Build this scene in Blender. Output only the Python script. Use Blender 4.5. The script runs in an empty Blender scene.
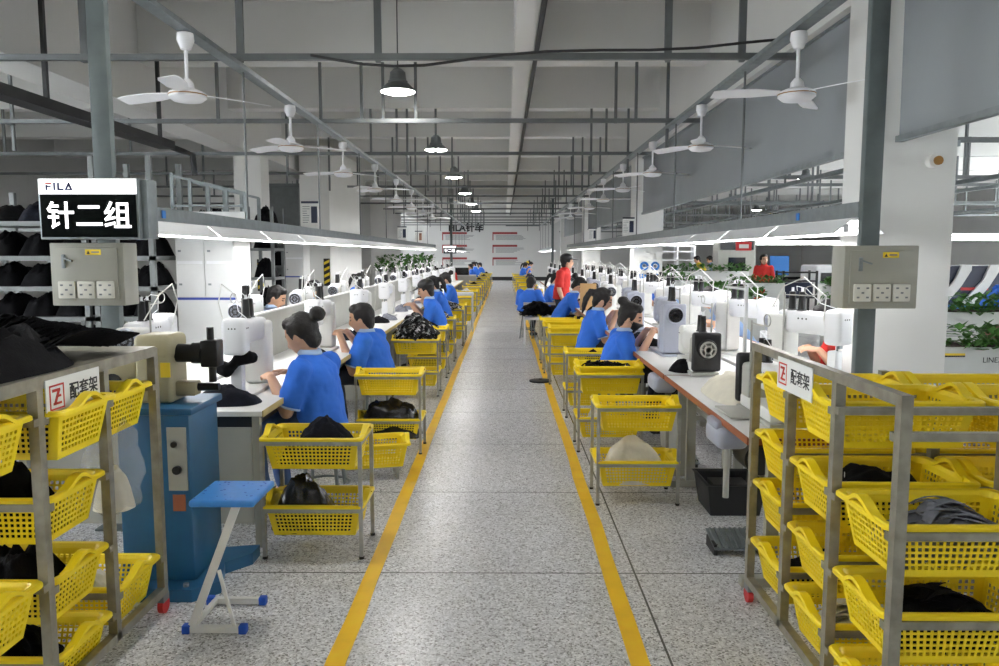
WORLD, EXPO = 5.0, 1.62
import bpy, bmesh, math, random
from mathutils import Vector, Matrix, noise

C = bpy.context.scene.collection
PI = math.pi
V = Vector

# ------------------------------------------------------------------ materials
def S(r, g, b):
    def f(c):
        c /= 255.0
        return c / 12.92 if c <= 0.04045 else ((c + 0.055) / 1.055) ** 2.4
    return (f(r), f(g), f(b), 1.0)

def pm(name, col, rough=0.5, metal=0.0, var=0.06, scale=8.0, bump=0.0, bscale=60.0, spec=0.5, emit=None, estr=0.0, trans=0.0, coat=0.0):
    m = bpy.data.materials.new(name); m.use_nodes = True
    nt = m.node_tree; p = nt.nodes['Principled BSDF']
    p.inputs['Roughness'].default_value = rough
    p.inputs['Metallic'].default_value = metal
    p.inputs['Specular IOR Level'].default_value = spec
    if trans: p.inputs['Transmission Weight'].default_value = trans
    if coat: p.inputs['Coat Weight'].default_value = coat
    tc = nt.nodes.new('ShaderNodeTexCoord')
    if var:
        n = nt.nodes.new('ShaderNodeTexNoise'); n.inputs['Scale'].default_value = scale; n.inputs['Detail'].default_value = 4
        nt.links.new(tc.outputs['Object'], n.inputs['Vector'])
        r = nt.nodes.new('ShaderNodeMapRange')
        r.inputs['From Min'].default_value = 0.3; r.inputs['From Max'].default_value = 0.7
        r.inputs['To Min'].default_value = 1 - var; r.inputs['To Max'].default_value = 1 + var
        nt.links.new(n.outputs['Fac'], r.inputs['Value'])
        mx = nt.nodes.new('ShaderNodeVectorMath'); mx.operation = 'SCALE'
        mx.inputs[0].default_value = col[:3]
        nt.links.new(r.outputs['Result'], mx.inputs['Scale'])
        nt.links.new(mx.outputs['Vector'], p.inputs['Base Color'])
    else:
        p.inputs['Base Color'].default_value = col
    if bump:
        n2 = nt.nodes.new('ShaderNodeTexNoise'); n2.inputs['Scale'].default_value = bscale; n2.inputs['Detail'].default_value = 3
        nt.links.new(tc.outputs['Object'], n2.inputs['Vector'])
        b = nt.nodes.new('ShaderNodeBump'); b.inputs['Strength'].default_value = bump; b.inputs['Distance'].default_value = 0.01
        nt.links.new(n2.outputs['Fac'], b.inputs['Height']); nt.links.new(b.outputs['Normal'], p.inputs['Normal'])
    if emit:
        p.inputs['Emission Color'].default_value = emit
        p.inputs['Emission Strength'].default_value = estr
    return m

M = {}
M['ceiling'] = pm('ceiling_paint', S(222, 222, 219), 0.9, var=0.03, scale=0.8)
M['beam'] = pm('beam_paint', S(214, 214, 211), 0.9, var=0.03, scale=0.8)
M['wall'] = pm('wall_paint', S(205, 205, 203), 0.85, var=0.03, scale=0.7)
M['column'] = pm('column_paint', S(222, 222, 219), 0.8, var=0.02, scale=1.5)
M['curtain'] = pm('grey_curtain', S(142, 147, 150), 0.7, var=0.05, scale=1.2)
M['steel'] = pm('galvanised_steel', S(135, 142, 144), 0.45, 0.5, var=0.12, scale=14)
M['post'] = pm('galvanised_post', S(98, 107, 107), 0.55, 0.2, var=0.12, scale=9)
M['pipe'] = pm('dark_grey_pipe', S(105, 109, 110), 0.55, 0.3, var=0.1)
M['darkpipe'] = pm('black_pipe', S(44, 45, 46), 0.6, 0.1, var=0.1)
M['rack'] = pm('rack_steel', S(150, 146, 132), 0.4, 0.55, var=0.22, scale=16)
M['cart'] = pm('cart_steel', S(172, 172, 166), 0.38, 0.6, var=0.15, scale=20)
M['yellow'] = pm('yellow_plastic', S(252, 222, 30), 0.42, var=0.05, scale=5)
M['tape'] = pm('yellow_floor_paint', S(255, 204, 40), 0.45, var=0.10, scale=6)
M['white'] = pm('white_enamel', S(232, 233, 236), 0.35, var=0.02)
M['offwhite'] = pm('offwhite_paint', S(222, 222, 218), 0.45, var=0.04)
M['laminate'] = pm('white_laminate', S(236, 236, 234), 0.35, var=0.02)
M['tableedge'] = pm('beige_edge', S(200, 180, 120), 0.5, var=0.08)
M['brownedge'] = pm('brown_wood_edge', S(150, 84, 52), 0.5, var=0.12)
M['greybox'] = pm('grey_enamel', S(158, 157, 146), 0.45, 0.0, var=0.03)
M['greyside'] = pm('grey_panel', S(176, 176, 168), 0.5, var=0.04)
M['socket'] = pm('white_socket', S(214, 212, 202), 0.4, var=0.02)
M['black'] = pm('black_plastic', S(28, 28, 30), 0.4, var=0.1)
M['blackcloth'] = pm('black_fabric', S(15, 15, 18), 0.8, var=0.35, scale=30, bump=0.4, bscale=150, spec=.12)
M['navycloth'] = pm('dark_navy_fabric', S(26, 28, 38), 0.8, var=0.3, scale=30, bump=0.4, bscale=150, spec=.15)
M['greycloth'] = pm('grey_fabric', S(120, 122, 132), 0.8, var=0.25, scale=25, bump=0.3)
M['cream'] = pm('cream_fabric', S(226, 220, 202), 0.8, var=0.08, scale=12, bump=0.3, bscale=50)
M['whitecloth'] = pm('white_fabric', S(214, 212, 206), 0.8, var=0.08, scale=12, bump=0.3)
M['bagblack'] = pm('black_polythene', S(20, 20, 22), 0.25, var=0.1, bump=0.5, bscale=30)
M['blue'] = pm('blue_plastic', S(58, 138, 222), 0.4, var=0.06, scale=30)
M['bluedark'] = pm('blue_rubber', S(24, 84, 190), 0.5, var=0.05)
M['machineblue'] = pm('blue_machine_paint', S(38, 96, 136), 0.4, var=0.10, scale=6)
M['beige'] = pm('beige_cast_paint', S(172, 164, 132), 0.45, var=0.08, scale=8)
M['oilblack'] = pm('oiled_black_steel', S(34, 34, 32), 0.35, 0.5, var=0.15)
M['shirt'] = pm('blue_polo_cloth', S(48, 116, 226), 0.8, var=0.06, scale=10, bump=0.15, bscale=200)
M['shirttrim'] = pm('pale_blue_trim', S(170, 196, 230), 0.8, var=0.03)
M['redshirt'] = pm('red_polo_cloth', S(206, 46, 40), 0.8, var=0.06, bump=0.15, bscale=200)
M['yellowshirt'] = pm('yellow_cloth', S(214, 190, 50), 0.8, var=0.06)
M['paleshirt'] = pm('pale_blue_cloth', S(150, 182, 226), 0.8, var=0.06)
M['greyshirt'] = pm('grey_cloth', S(96, 108, 132), 0.8, var=0.08)
M['trousers'] = pm('dark_trousers', S(36, 40, 54), 0.85, var=0.12)
M['denim'] = pm('denim', S(70, 98, 146), 0.85, var=0.12)
M['skin'] = pm('skin', S(214, 168, 138), 0.55, var=0.03)
M['lips'] = pm('lips', S(178, 104, 92), 0.5, var=0.02)
M['eye'] = pm('eye_dark', S(40, 30, 28), 0.4, var=0.0)
M['hair'] = pm('black_hair', S(24, 21, 21), 0.6, var=0.3, scale=40, bump=0.5, bscale=120)
M['shelf'] = pm('shelf_steel', S(112, 116, 116), 0.5, 0.2, var=0.1)
M['shoe'] = pm('dark_shoe', S(40, 40, 44), 0.6, var=0.1)
M['leaf'] = pm('green_leaf', S(66, 116, 44), 0.5, var=0.4, scale=14)
M['soil'] = pm('soil', S(60, 48, 38), 0.95, var=0.2)
M['planter'] = pm('pale_grey_planter', S(200, 203, 200), 0.6, var=0.03)
M['red'] = pm('red_paint', S(200, 40, 44), 0.5, var=0.04)
M['darkred'] = pm('dull_red_board', S(150, 60, 60), 0.6, var=0.04)
M['navy'] = pm('navy_paint', S(34, 42, 66), 0.35, var=0.06)
M['lav'] = pm('lavender_grey_plastic', S(164, 168, 182), 0.45, var=0.03)
M['signgreen'] = pm('dark_sign_face', S(4, 11, 9), 0.7, var=0.15, scale=4, spec=.08)
M['signblue'] = pm('sign_blue', S(46, 118, 196), 0.5, var=0.02)
M['navyink'] = pm('navy_ink', S(24, 34, 92), 0.5, var=0.0)
M['greyink'] = pm('grey_ink', S(120, 124, 128), 0.6, var=0.0)
M['blackink'] = pm('black_ink', S(30, 30, 32), 0.6, var=0.0)
M['redink'] = pm('red_ink', S(206, 58, 44), 0.6, var=0.0)
M['paper'] = pm('white_paper', S(226, 226, 222), 0.7, var=0.03)
M['photo'] = pm('printed_photo', S(132, 92, 78), 0.5, var=0.7, scale=7)
M['warn'] = pm('yellow_sticker', S(236, 204, 44), 0.5, var=0.03)
M['brass'] = pm('brass', S(150, 110, 60), 0.4, 0.6)
M['cabinet'] = pm('white_cabinet_steel', S(214, 215, 214), 0.5, var=0.02)
M['blueline'] = pm('blue_stripe', S(56, 76, 160), 0.5, var=0.0)
M['tubeglow'] = pm('tube_glow', S(245, 248, 255), 0.4, var=0, emit=(1, 0.98, 0.97, 1), estr=9.5)
M['lampglow'] = pm('lamp_glow', S(250, 250, 245), 0.4, var=0, emit=(1, 0.98, 0.94, 1), estr=22)
M['signwhite'] = pm('lit_sign_white', S(250, 250, 250), 0.4, var=0, emit=(1, 1, 1, 1), estr=.7)
M['signletter'] = pm('lit_letter_white', S(250, 250, 250), 0.4, var=0, emit=(1, 1, 1, 1), estr=.8)
M['screen'] = pm('dark_screen', S(20, 22, 26), 0.15, var=0.0)
M['cardboard'] = pm('cardboard', S(186, 150, 104), 0.8, var=0.06)
M['reflector'] = pm('white_reflector', S(236, 237, 238), 0.35, var=0.02)

def striped():
    m = bpy.data.materials.new('striped_black_white_uppers'); m.use_nodes = True
    nt = m.node_tree; p = nt.nodes['Principled BSDF']; p.inputs['Roughness'].default_value = .7
    tc = nt.nodes.new('ShaderNodeTexCoord'); n = nt.nodes.new('ShaderNodeTexNoise'); n.inputs['Scale'].default_value = 22
    n.inputs['Detail'].default_value = 2
    nt.links.new(tc.outputs['Object'], n.inputs['Vector'])
    r = nt.nodes.new('ShaderNodeValToRGB'); r.color_ramp.interpolation = 'CONSTANT'
    r.color_ramp.elements[0].color = S(26, 26, 30); r.color_ramp.elements[1].position = .57; r.color_ramp.elements[1].color = S(206, 206, 208)
    nt.links.new(n.outputs['Fac'], r.inputs['Fac']); nt.links.new(r.outputs['Color'], p.inputs['Base Color'])
    return m
M['striped'] = striped()
def glass():
    m = bpy.data.materials.new('window_glass'); m.use_nodes = True; nt = m.node_tree; p = nt.nodes['Principled BSDF']
    p.inputs['Base Color'].default_value = (.9, .95, .95, 1); p.inputs['Roughness'].default_value = .05; p.inputs['Alpha'].default_value = .12
    return m
M['glass'] = glass()

def clear_plastic():
    m = bpy.data.materials.new('clear_polythene'); m.use_nodes = True
    nt = m.node_tree; p = nt.nodes['Principled BSDF']
    p.inputs['Base Color'].default_value = S(200, 204, 210); p.inputs['Roughness'].default_value = 0.12
    p.inputs['Alpha'].default_value = 0.20
    tc = nt.nodes.new('ShaderNodeTexCoord'); n = nt.nodes.new('ShaderNodeTexNoise'); n.inputs['Scale'].default_value = 18; n.inputs['Detail'].default_value = 5
    nt.links.new(tc.outputs['Object'], n.inputs['Vector'])
    b = nt.nodes.new('ShaderNodeBump'); b.inputs['Strength'].default_value = 1.0; b.inputs['Distance'].default_value = .03
    nt.links.new(n.outputs['Fac'], b.inputs['Height']); nt.links.new(b.outputs['Normal'], p.inputs['Normal'])
    return m
M['clear'] = clear_plastic()

def terrazzo():
    m = bpy.data.materials.new('terrazzo'); m.use_nodes = True
    nt = m.node_tree; N = nt.nodes; L = nt.links; p = N['Principled BSDF']
    g = N.new('ShaderNodeNewGeometry')
    def vor(scale):
        v = N.new('ShaderNodeTexVoronoi'); v.inputs['Scale'].default_value = scale
        L.new(g.outputs['Position'], v.inputs['Vector']); return v
    v1, v2 = vor(130), vor(60)
    s1 = N.new('ShaderNodeSeparateColor'); L.new(v1.outputs['Color'], s1.inputs['Color'])
    r = N.new('ShaderNodeValToRGB'); r.color_ramp.interpolation = 'CONSTANT'
    e = r.color_ramp.elements
    e[0].position = 0; e[0].color = S(150,149,148)
    e[1].position = .14; e[1].color = S(196,196,198)
    for q, c in ((.34, (214,214,216)), (.6, (226,226,228)), (.82, (240,240,242))):
        k = e.new(q); k.color = S(*c)
    L.new(s1.outputs['Red'], r.inputs['Fac'])
    s2 = N.new('ShaderNodeSeparateColor'); L.new(v2.outputs['Color'], s2.inputs['Color'])
    r2 = N.new('ShaderNodeMapRange'); r2.inputs['To Min'].default_value = .86; r2.inputs['To Max'].default_value = 1.08
    L.new(s2.outputs['Green'], r2.inputs['Value'])
    n = N.new('ShaderNodeTexNoise'); n.inputs['Scale'].default_value = 0.9; n.inputs['Detail'].default_value = 5
    L.new(g.outputs['Position'], n.inputs['Vector'])
    r3 = N.new('ShaderNodeMapRange'); r3.inputs['From Min'].default_value = .3; r3.inputs['From Max'].default_value = .7
    r3.inputs['To Min'].default_value = .93; r3.inputs['To Max'].default_value = 1.05
    L.new(n.outputs['Fac'], r3.inputs['Value'])
    mu = N.new('ShaderNodeMath'); mu.operation = 'MULTIPLY'; L.new(r2.outputs[0], mu.inputs[0]); L.new(r3.outputs[0], mu.inputs[1])
    # metal strips between the cast panels
    sx = N.new('ShaderNodeSeparateXYZ'); L.new(g.outputs['Position'], sx.inputs[0])
    def strip(out, off, pitch, w):
        a = N.new('ShaderNodeMath'); a.operation = 'ADD'; a.inputs[1].default_value = off + 100 * pitch; L.new(out, a.inputs[0])
        b = N.new('ShaderNodeMath'); b.operation = 'MODULO'; b.inputs[1].default_value = pitch; L.new(a.outputs[0], b.inputs[0])
        c = N.new('ShaderNodeMath'); c.operation = 'LESS_THAN'; c.inputs[1].default_value = w; L.new(b.outputs[0], c.inputs[0])
        return c
    a = strip(sx.outputs['X'], .63, 1.284, .010); b = strip(sx.outputs['Y'], -3.734, 1.323, .010)
    mxx = N.new('ShaderNodeMath'); mxx.operation = 'MAXIMUM'; L.new(a.outputs[0], mxx.inputs[0]); L.new(b.outputs[0], mxx.inputs[1])
    sc = N.new('ShaderNodeVectorMath'); sc.operation = 'SCALE'; L.new(r.outputs['Color'], sc.inputs[0]); L.new(mu.outputs[0], sc.inputs['Scale'])
    mix = N.new('ShaderNodeMix'); mix.data_type = 'RGBA'; L.new(mxx.outputs[0], mix.inputs['Factor'])
    L.new(sc.outputs[0], mix.inputs['A']); mix.inputs['B'].default_value = S(96, 96, 92)
    L.new(mix.outputs['Result'], p.inputs['Base Color'])
    p.inputs['Roughness'].default_value = .26
    p.inputs['Specular IOR Level'].default_value = .45
    return m
M['terrazzo'] = terrazzo()

# ------------------------------------------------------------------ mesh builder
class MB:
    def __init__(s): s.v = []; s.f = []; s.mi = []; s.mats = []; s.c = 0
    def use(s, mat):
        if isinstance(mat, str): mat = M[mat]
        if mat not in s.mats: s.mats.append(mat)
        s.c = s.mats.index(mat); return s
    def add(s, vs, fs, T=None):
        o = len(s.v)
        for p in vs: s.v.append(tuple(T @ V(p)) if T is not None else tuple(p))
        for f in fs: s.f.append([i + o for i in f]); s.mi.append(s.c)
        return s
    def box(s, x0, x1, y0, y1, z0, z1, T=None):
        return s.add([(x0,y0,z0),(x1,y0,z0),(x1,y1,z0),(x0,y1,z0),(x0,y0,z1),(x1,y0,z1),(x1,y1,z1),(x0,y1,z1)],
            [(0,3,2,1),(4,5,6,7),(0,1,5,4),(1,2,6,5),(2,3,7,6),(3,0,4,7)], T)
    def cb(s, c, d, T=None):
        return s.box(c[0]-d[0]/2, c[0]+d[0]/2, c[1]-d[1]/2, c[1]+d[1]/2, c[2]-d[2]/2, c[2]+d[2]/2, T)
    def rb(s, c, d, r=.01, seg=2, T=None):
        bm = bmesh.new(); bmesh.ops.create_cube(bm, size=1)
        for v in bm.verts: v.co = V((v.co.x*d[0]+c[0], v.co.y*d[1]+c[1], v.co.z*d[2]+c[2]))
        bmesh.ops.bevel(bm, geom=bm.edges[:], offset=min(r, min(d)*.49), segments=seg, affect='EDGES', profile=.5)
        bm.verts.index_update()
        s.add([v.co.copy() for v in bm.verts], [[v.index for v in f.verts] for f in bm.faces], T); bm.free(); return s
    def bar(s, p0, p1, w, h=None, up=(0,0,1)):
        h = h or w; p0 = V(p0); p1 = V(p1); d = (p1-p0).normalized(); u = V(up)
        if abs(d.dot(u)) > .98: u = V((0,1,0))
        a = d.cross(u).normalized()*w/2; b = a.cross(d).normalized()*h/2
        vs = [p0-a-b, p0+a-b, p0+a+b, p0-a+b, p1-a-b, p1+a-b, p1+a+b, p1-a+b]
        return s.add(vs, [(3,2,1,0),(4,5,6,7),(0,1,5,4),(1,2,6,5),(2,3,7,6),(3,0,4,7)])
    def cyl(s, p0, p1, r0, r1=None, n=14):
        r1 = r0 if r1 is None else r1; p0 = V(p0); p1 = V(p1); d = (p1-p0).normalized()
        u = V((0,0,1)) if abs(d.z) < .9 else V((1,0,0)); a = d.cross(u).normalized(); b = d.cross(a)
        vs = []
        for p, r in ((p0,r0),(p1,r1)):
            for i in range(n):
                t = 2*PI*i/n; vs.append(p + a*math.cos(t)*r + b*math.sin(t)*r)
        fs = [(i, (i+1)%n, n+(i+1)%n, n+i) for i in range(n)] + [list(range(n))[::-1], list(range(n, 2*n))]
        return s.add(vs, fs)
    def tube(s, pts, r, n=8):
        pts = [V(p) for p in pts]; rs = r if isinstance(r, (list, tuple)) else [r]*len(pts)
        vs = []; a = None
        for i, p in enumerate(pts):
            d = (pts[min(i+1, len(pts)-1)] - pts[max(i-1, 0)]).normalized()
            if a is None:
                u = V((0,0,1)) if abs(d.z) < .9 else V((1,0,0)); a = d.cross(u).normalized()
            a = (a - d*a.dot(d)).normalized(); b = d.cross(a)
            for k in range(n):
                t = 2*PI*k/n; vs.append(p + (a*math.cos(t) + b*math.sin(t))*rs[i])
        L = len(pts)
        fs = [(i*n+k, i*n+(k+1)%n, (i+1)*n+(k+1)%n, (i+1)*n+k) for i in range(L-1) for k in range(n)]
        fs += [list(range(n))[::-1], list(range((L-1)*n, L*n))]
        return s.add(vs, fs)
    def lathe(s, prof, c=(0,0,0), n=24, T=None):
        vs = []; L = len(prof)
        for r, z in prof:
            for k in range(n):
                t = 2*PI*k/n; vs.append((c[0]+r*math.cos(t), c[1]+r*math.sin(t), c[2]+z))
        fs = [(i*n+k, i*n+(k+1)%n, (i+1)*n+(k+1)%n, (i+1)*n+k) for i in range(L-1) for k in range(n)]
        fs += [list(range(n))[::-1], list(range((L-1)*n, L*n))]
        return s.add(vs, fs, T)
    def ell(s, c, r, T=None, nu=16, nv=10):
        if not isinstance(r, (list, tuple)): r = (r, r, r)
        vs = [(c[0], c[1], c[2]-r[2])]
        for j in range(1, nv):
            t = -PI/2 + PI*j/nv
            for i in range(nu):
                u = 2*PI*i/nu
                vs.append((c[0]+r[0]*math.cos(t)*math.cos(u), c[1]+r[1]*math.cos(t)*math.sin(u), c[2]+r[2]*math.sin(t)))
        vs.append((c[0], c[1], c[2]+r[2])); e = len(vs)-1
        fs = [(0, 1+(i+1)%nu, 1+i) for i in range(nu)]
        for j in range(nv-2):
            fs += [(1+j*nu+i, 1+j*nu+(i+1)%nu, 1+(j+1)*nu+(i+1)%nu, 1+(j+1)*nu+i) for i in range(nu)]
        o = 1+(nv-2)*nu
        fs += [(o+i, o+(i+1)%nu, e) for i in range(nu)]
        return s.add(vs, fs, T)
    def loft(s, rings, n=18):            # rings: (cx, cy, cz, rx, ry)
        vs = []; L = len(rings)
        for x, y, z, rx, ry in rings:
            for k in range(n):
                t = 2*PI*k/n; vs.append((x+rx*math.cos(t), y+ry*math.sin(t), z))
        fs = [(i*n+k, i*n+(k+1)%n, (i+1)*n+(k+1)%n, (i+1)*n+k) for i in range(L-1) for k in range(n)]
        fs += [list(range(n))[::-1], list(range((L-1)*n, L*n))]
        return s.add(vs, fs)
    def limb(s, pts, rs, n=12):
        for i in range(len(pts)-1): s.cyl(pts[i], pts[i+1], rs[i], rs[i+1], n)
        for p, r in zip(pts, rs): s.ell(p, r*1.0, nu=n, nv=8)
        return s
    def prism(s, poly, z0, z1, T=None):
        n = len(poly)
        vs = [(x, y, z0) for x, y in poly] + [(x, y, z1) for x, y in poly]
        return s.add(vs, [list(range(n))[::-1], list(range(n, 2*n))] + [(i, (i+1)%n, n+(i+1)%n, n+i) for i in range(n)], T)
    def mesh(s, name, mat=None, smooth=True, ang=38):
        me = bpy.data.meshes.new(name); me.from_pydata(s.v, [], s.f)
        mats = s.mats or [M[mat] if isinstance(mat, str) else mat]
        for m in mats: me.materials.append(m)
        if s.mats: me.polygons.foreach_set('material_index', s.mi)
        if smooth:
            me.polygons.foreach_set('use_smooth', [True]*len(me.polygons)); me.set_sharp_from_angle(angle=math.radians(ang))
        me.update(); return me
    def build(s, name, mat=None, parent=None, loc=(0,0,0), rz=0, **k):
        o = bpy.data.objects.new(name, s.mesh(name, mat, **k)); C.objects.link(o)
        o.location = loc; o.rotation_euler = (0, 0, rz)
        if parent is not None: o.parent = parent
        return o

def remesh(mb, name, voxel, smooth=3, mat=None, disp=0, dscale=8.0, seed=0, dec=None):
    me = bpy.data.meshes.new('tmp'); me.from_pydata(mb.v, [], mb.f); me.update()
    o = bpy.data.objects.new('tmp', me); C.objects.link(o)
    r = o.modifiers.new('r', 'REMESH'); r.mode = 'VOXEL'; r.voxel_size = voxel
    if smooth:
        q = o.modifiers.new('s', 'SMOOTH'); q.iterations = smooth; q.factor = .5
    dg = bpy.context.evaluated_depsgraph_get(); dg.update()
    out = bpy.data.meshes.new_from_object(o.evaluated_get(dg))
    out.name = name
    bpy.data.objects.remove(o); bpy.data.meshes.remove(me)
    if disp:
        off = V((seed*3.1, seed*1.7, 0))
        ns = [(v.co.copy(), v.normal.copy()) for v in out.vertices]
        for v, (c, nn) in zip(out.vertices, ns):
            d = noise.fractal(c*dscale + off, 1.0, 2.0, 3)
            v.co = c + nn*d*disp
    out.materials.clear(); out.materials.append(M[mat] if isinstance(mat, str) else mat)
    out.polygons.foreach_set('use_smooth', [True]*len(out.polygons)); out.update()
    return out

def link(me, name, parent=None, loc=(0,0,0), rz=0):
    o = bpy.data.objects.new(name, me); C.objects.link(o); o.location = loc; o.rotation_euler = (0,0,rz)
    if parent is not None: o.parent = parent
    return o
def tag(o, label, cat=None, group=None, kind=None):
    o['label'] = label
    if cat: o['category'] = cat
    if group: o['group'] = group
    if kind: o['kind'] = kind
    return o
def thing(name, label, cat, loc=(0,0,0), rz=0, group=None):
    o = bpy.data.objects.new(name, None); C.objects.link(o); o.empty_display_size = .1
    o.location = loc; o.rotation_euler = (0,0,rz); return tag(o, label, cat, group)
KIDS = {}
def copy_tree(root, loc, rz=0, label=None, group=None, parent=None):
    c = root.copy(); C.objects.link(c)
    if parent is None: c.location = loc; c.rotation_euler = (root.rotation_euler[0], root.rotation_euler[1], rz)
    else: c.parent = parent
    if label: c['label'] = label
    if group: c['group'] = group
    for ch in list(root.children): copy_tree(ch, None, parent=c)
    return c
class Proto:
    """first use moves the original, later uses copy it"""
    def __init__(s, root): s.root = root; s.used = False
    def __call__(s, loc, rz, label, group=None):
        if not s.used:
            s.used = True; r = s.root; r.location = loc; r.rotation_euler = (0,0,rz); r['label'] = label
            if group: r['group'] = group
            return r
        return copy_tree(s.root, loc, rz, label, group)
def struct(name, mb, mat, label=None, cat=None, **k):
    o = mb.build(name, mat, **k); o['kind'] = 'structure'
    if label: o['label'] = label
    if cat: o['category'] = cat
    return o
def text(body, size, mat, name, parent, T, extrude=.001, bold=0.0, align='CENTER'):
    cu = bpy.data.curves.new('t', 'FONT'); cu.body = body; cu.size = size; cu.extrude = extrude; cu.offset = bold
    cu.align_x = align; cu.align_y = 'CENTER'
    o = bpy.data.objects.new('t', cu); C.objects.link(o)
    dg = bpy.context.evaluated_depsgraph_get(); dg.update()
    me = bpy.data.meshes.new_from_object(o.evaluated_get(dg)); bpy.data.objects.remove(o)
    me.transform(T); me.materials.clear(); me.materials.append(M[mat]); me.name = name
    return link(me, name, parent)
def face_T(origin, right, up):          # text plane -> local frame
    r = V(right).normalized(); u = V(up).normalized(); n = r.cross(u)
    m = Matrix((r, u, n)).transposed().to_4x4(); m.translation = V(origin); return m
ORD = 'first second third fourth fifth sixth seventh eighth ninth tenth eleventh twelfth thirteenth fourteenth fifteenth sixteenth seventeenth eighteenth nineteenth twentieth'.split()

def heap_mesh(name, sx, sy, sz, seed, mat, power=2.5, rough=.35, freq=7.0, n=40, rings=16, flat=3.2):
    """a lump of soft goods: closed, lying on z=0"""
    mb = MB(); rnd = V((seed*7.3, seed*2.9, seed*1.3)); vs = []
    for j in range(rings+1):
        t = j/rings
        for i in range(n):
            a = 2*PI*i/n; c, s_ = math.cos(a), math.sin(a)
            sup = (abs(c)**power + abs(s_)**power)**(-1/power)
            rr = t*sup*(1 + .10*noise.noise(V((c*1.7, s_*1.7, 0)) + rnd))
            x, y = c*rr*sx/2, s_*rr*sy/2
            h = (1 - t**flat)
            q = V((x*freq, y*freq, 0)) + rnd
            f = noise.fractal(q, 1.0, 2.0, 4); g = abs(noise.noise(q*2.3 + V((9, 3, 0))))
            z = sz*h*(.72 + rough*f + .55*rough*(1 - 2.2*g))
            vs.append((x, y, max(z, .002*(1 - t))))
    fs = [(j*n+i, j*n+(i+1)%n, (j+1)*n+(i+1)%n, (j+1)*n+i) for j in range(rings) for i in range(n)]
    fs = [f[::-1] for f in fs]
    fs.append([rings*n+i for i in range(n)][::-1])
    return mb.add(vs, fs).mesh(name, mat, ang=80)

def strips_mesh(name, n, L, W, seed, mat, spread=(.3,.2,.15), arch=.05, thick=.004, tilt=.5):
    """many thin bent pieces lying over one another"""
    rnd = random.Random(seed); mb = MB()
    for k in range(n):
        a = rnd.uniform(-tilt, tilt); x0 = rnd.uniform(-1, 1)*spread[0]; y0 = rnd.uniform(-1, 1)*spread[1]
        z0 = rnd.random()*spread[2]*(1 - .6*(x0/(spread[0]+1e-6))**2); l = L*rnd.uniform(.7, 1.1); w = W*rnd.uniform(.7, 1.2); ar = arch*rnd.uniform(.4, 1.2)
        roll = rnd.uniform(-.5, .5); vs = []; m = 7
        for i in range(m):
            t = i/(m-1)*2-1; z = z0 + ar*(1-t*t)
            for s_ in (-1, 1):
                for d in (0, thick):
                    xx = t*l/2; yy = s_*w/2*(1 - .3*t*t)
                    vs.append((x0 + xx*math.cos(a) - yy*math.sin(a), y0 + xx*math.sin(a) + yy*math.cos(a), max(z + s_*w/2*roll + d, d)))
        fs = []
        for i in range(m-1):
            o = i*4
            for q in ((0,1,5,4),(1,3,7,5),(3,2,6,7),(2,0,4,6)): fs.append([o+j for j in q])
        fs += [(0,2,3,1), tuple((m-1)*4+j for j in (0,1,3,2))]
        mb.add(vs, fs)
    return mb.mesh(name, mat, ang=50)

def foliage(mb, x0, x1, y0, y1, z0, h, n, seed, size=.07):
    rnd = random.Random(seed); mb.use('leaf')
    for k in range(n):
        x = rnd.uniform(x0, x1); y = rnd.uniform(y0, y1); z = z0 + rnd.random()**1.5*h
        a = rnd.uniform(0, 2*PI); t = rnd.uniform(-.2, 1.0); l = size*rnd.uniform(.7, 1.4); w = l*.38
        d = V((math.cos(a)*math.cos(t), math.sin(a)*math.cos(t), math.sin(t))); s_ = V((-math.sin(a), math.cos(a), 0))
        p = V((x, y, z)); up = d.cross(s_)
        mb.add([p, p+d*l*.5+s_*w+up*.1*l, p+d*l, p+d*l*.5-s_*w+up*.1*l], [(0,1,2),(0,2,3)])
# ================================================================== SETTING
XL, XR, Y0, Y1 = -11.0, 18.0, -3.0, 47.0
ZC = 4.7
struct('floor', MB().box(XL, XR, Y0, Y1, -.1, 0), 'terrazzo', 'speckled grey terrazzo factory floor')
struct('ceiling', MB().box(XL, XR, Y0, Y1, ZC, ZC+.2), 'ceiling', 'pale grey ceiling slab')
struct('wall_back', MB().box(XL, XR, Y1, Y1+.2, 0, ZC), 'wall', 'pale wall at the far end of the aisle')
def added_window_wall(name, xa, xb, bays):
    mb = MB(); mb.box(xa, xb, Y0, Y1, 0, .9); mb.box(xa, xb, Y0, Y1, 4.1, ZC); y = Y0
    for b0, b1 in bays: mb.box(xa, xb, y, b0, .9, 4.1); y = b1
    mb.box(xa, xb, y, Y1, .9, 4.1)
    struct(name, mb, 'wall', 'pale side wall with a row of added windows')
WN = [0]
def window(xm, y0, y1):
    WN[0] += 1
    mb = MB(); mb.use('offwhite')
    for a, b, c, d in ((y0, y1, .9, .96), (y0, y1, 4.04, 4.1), (y0, y0+.05, .96, 4.04), (y1-.05, y1, .96, 4.04), ((y0+y1)/2-.025, (y0+y1)/2+.025, .96, 4.04), (y0+.05, y1-.05, 2.9, 2.95)):
        mb.box(xm-.03, xm+.03, a, b, c, d)
    mb.use('glass'); mb.box(xm-.004, xm+.004, y0+.05, y1-.05, .96, 4.04)
    struct('window_%d' % WN[0], mb, None, 'white framed daylight opening added in the side wall')
bl = [(-2.6 + 3.1*k, .1 + 3.1*k) for k in (0,1,2,12,13,14)]; br = [(-2.6 + 3.1*k, .1 + 3.1*k) for k in range(9)]  # windows added out of view so world light brightens ceiling and floor
struct('wall_front', MB().box(XL, XR, Y0-.2, Y0, 0, ZC), 'wall', 'pale wall behind the camera')
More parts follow.
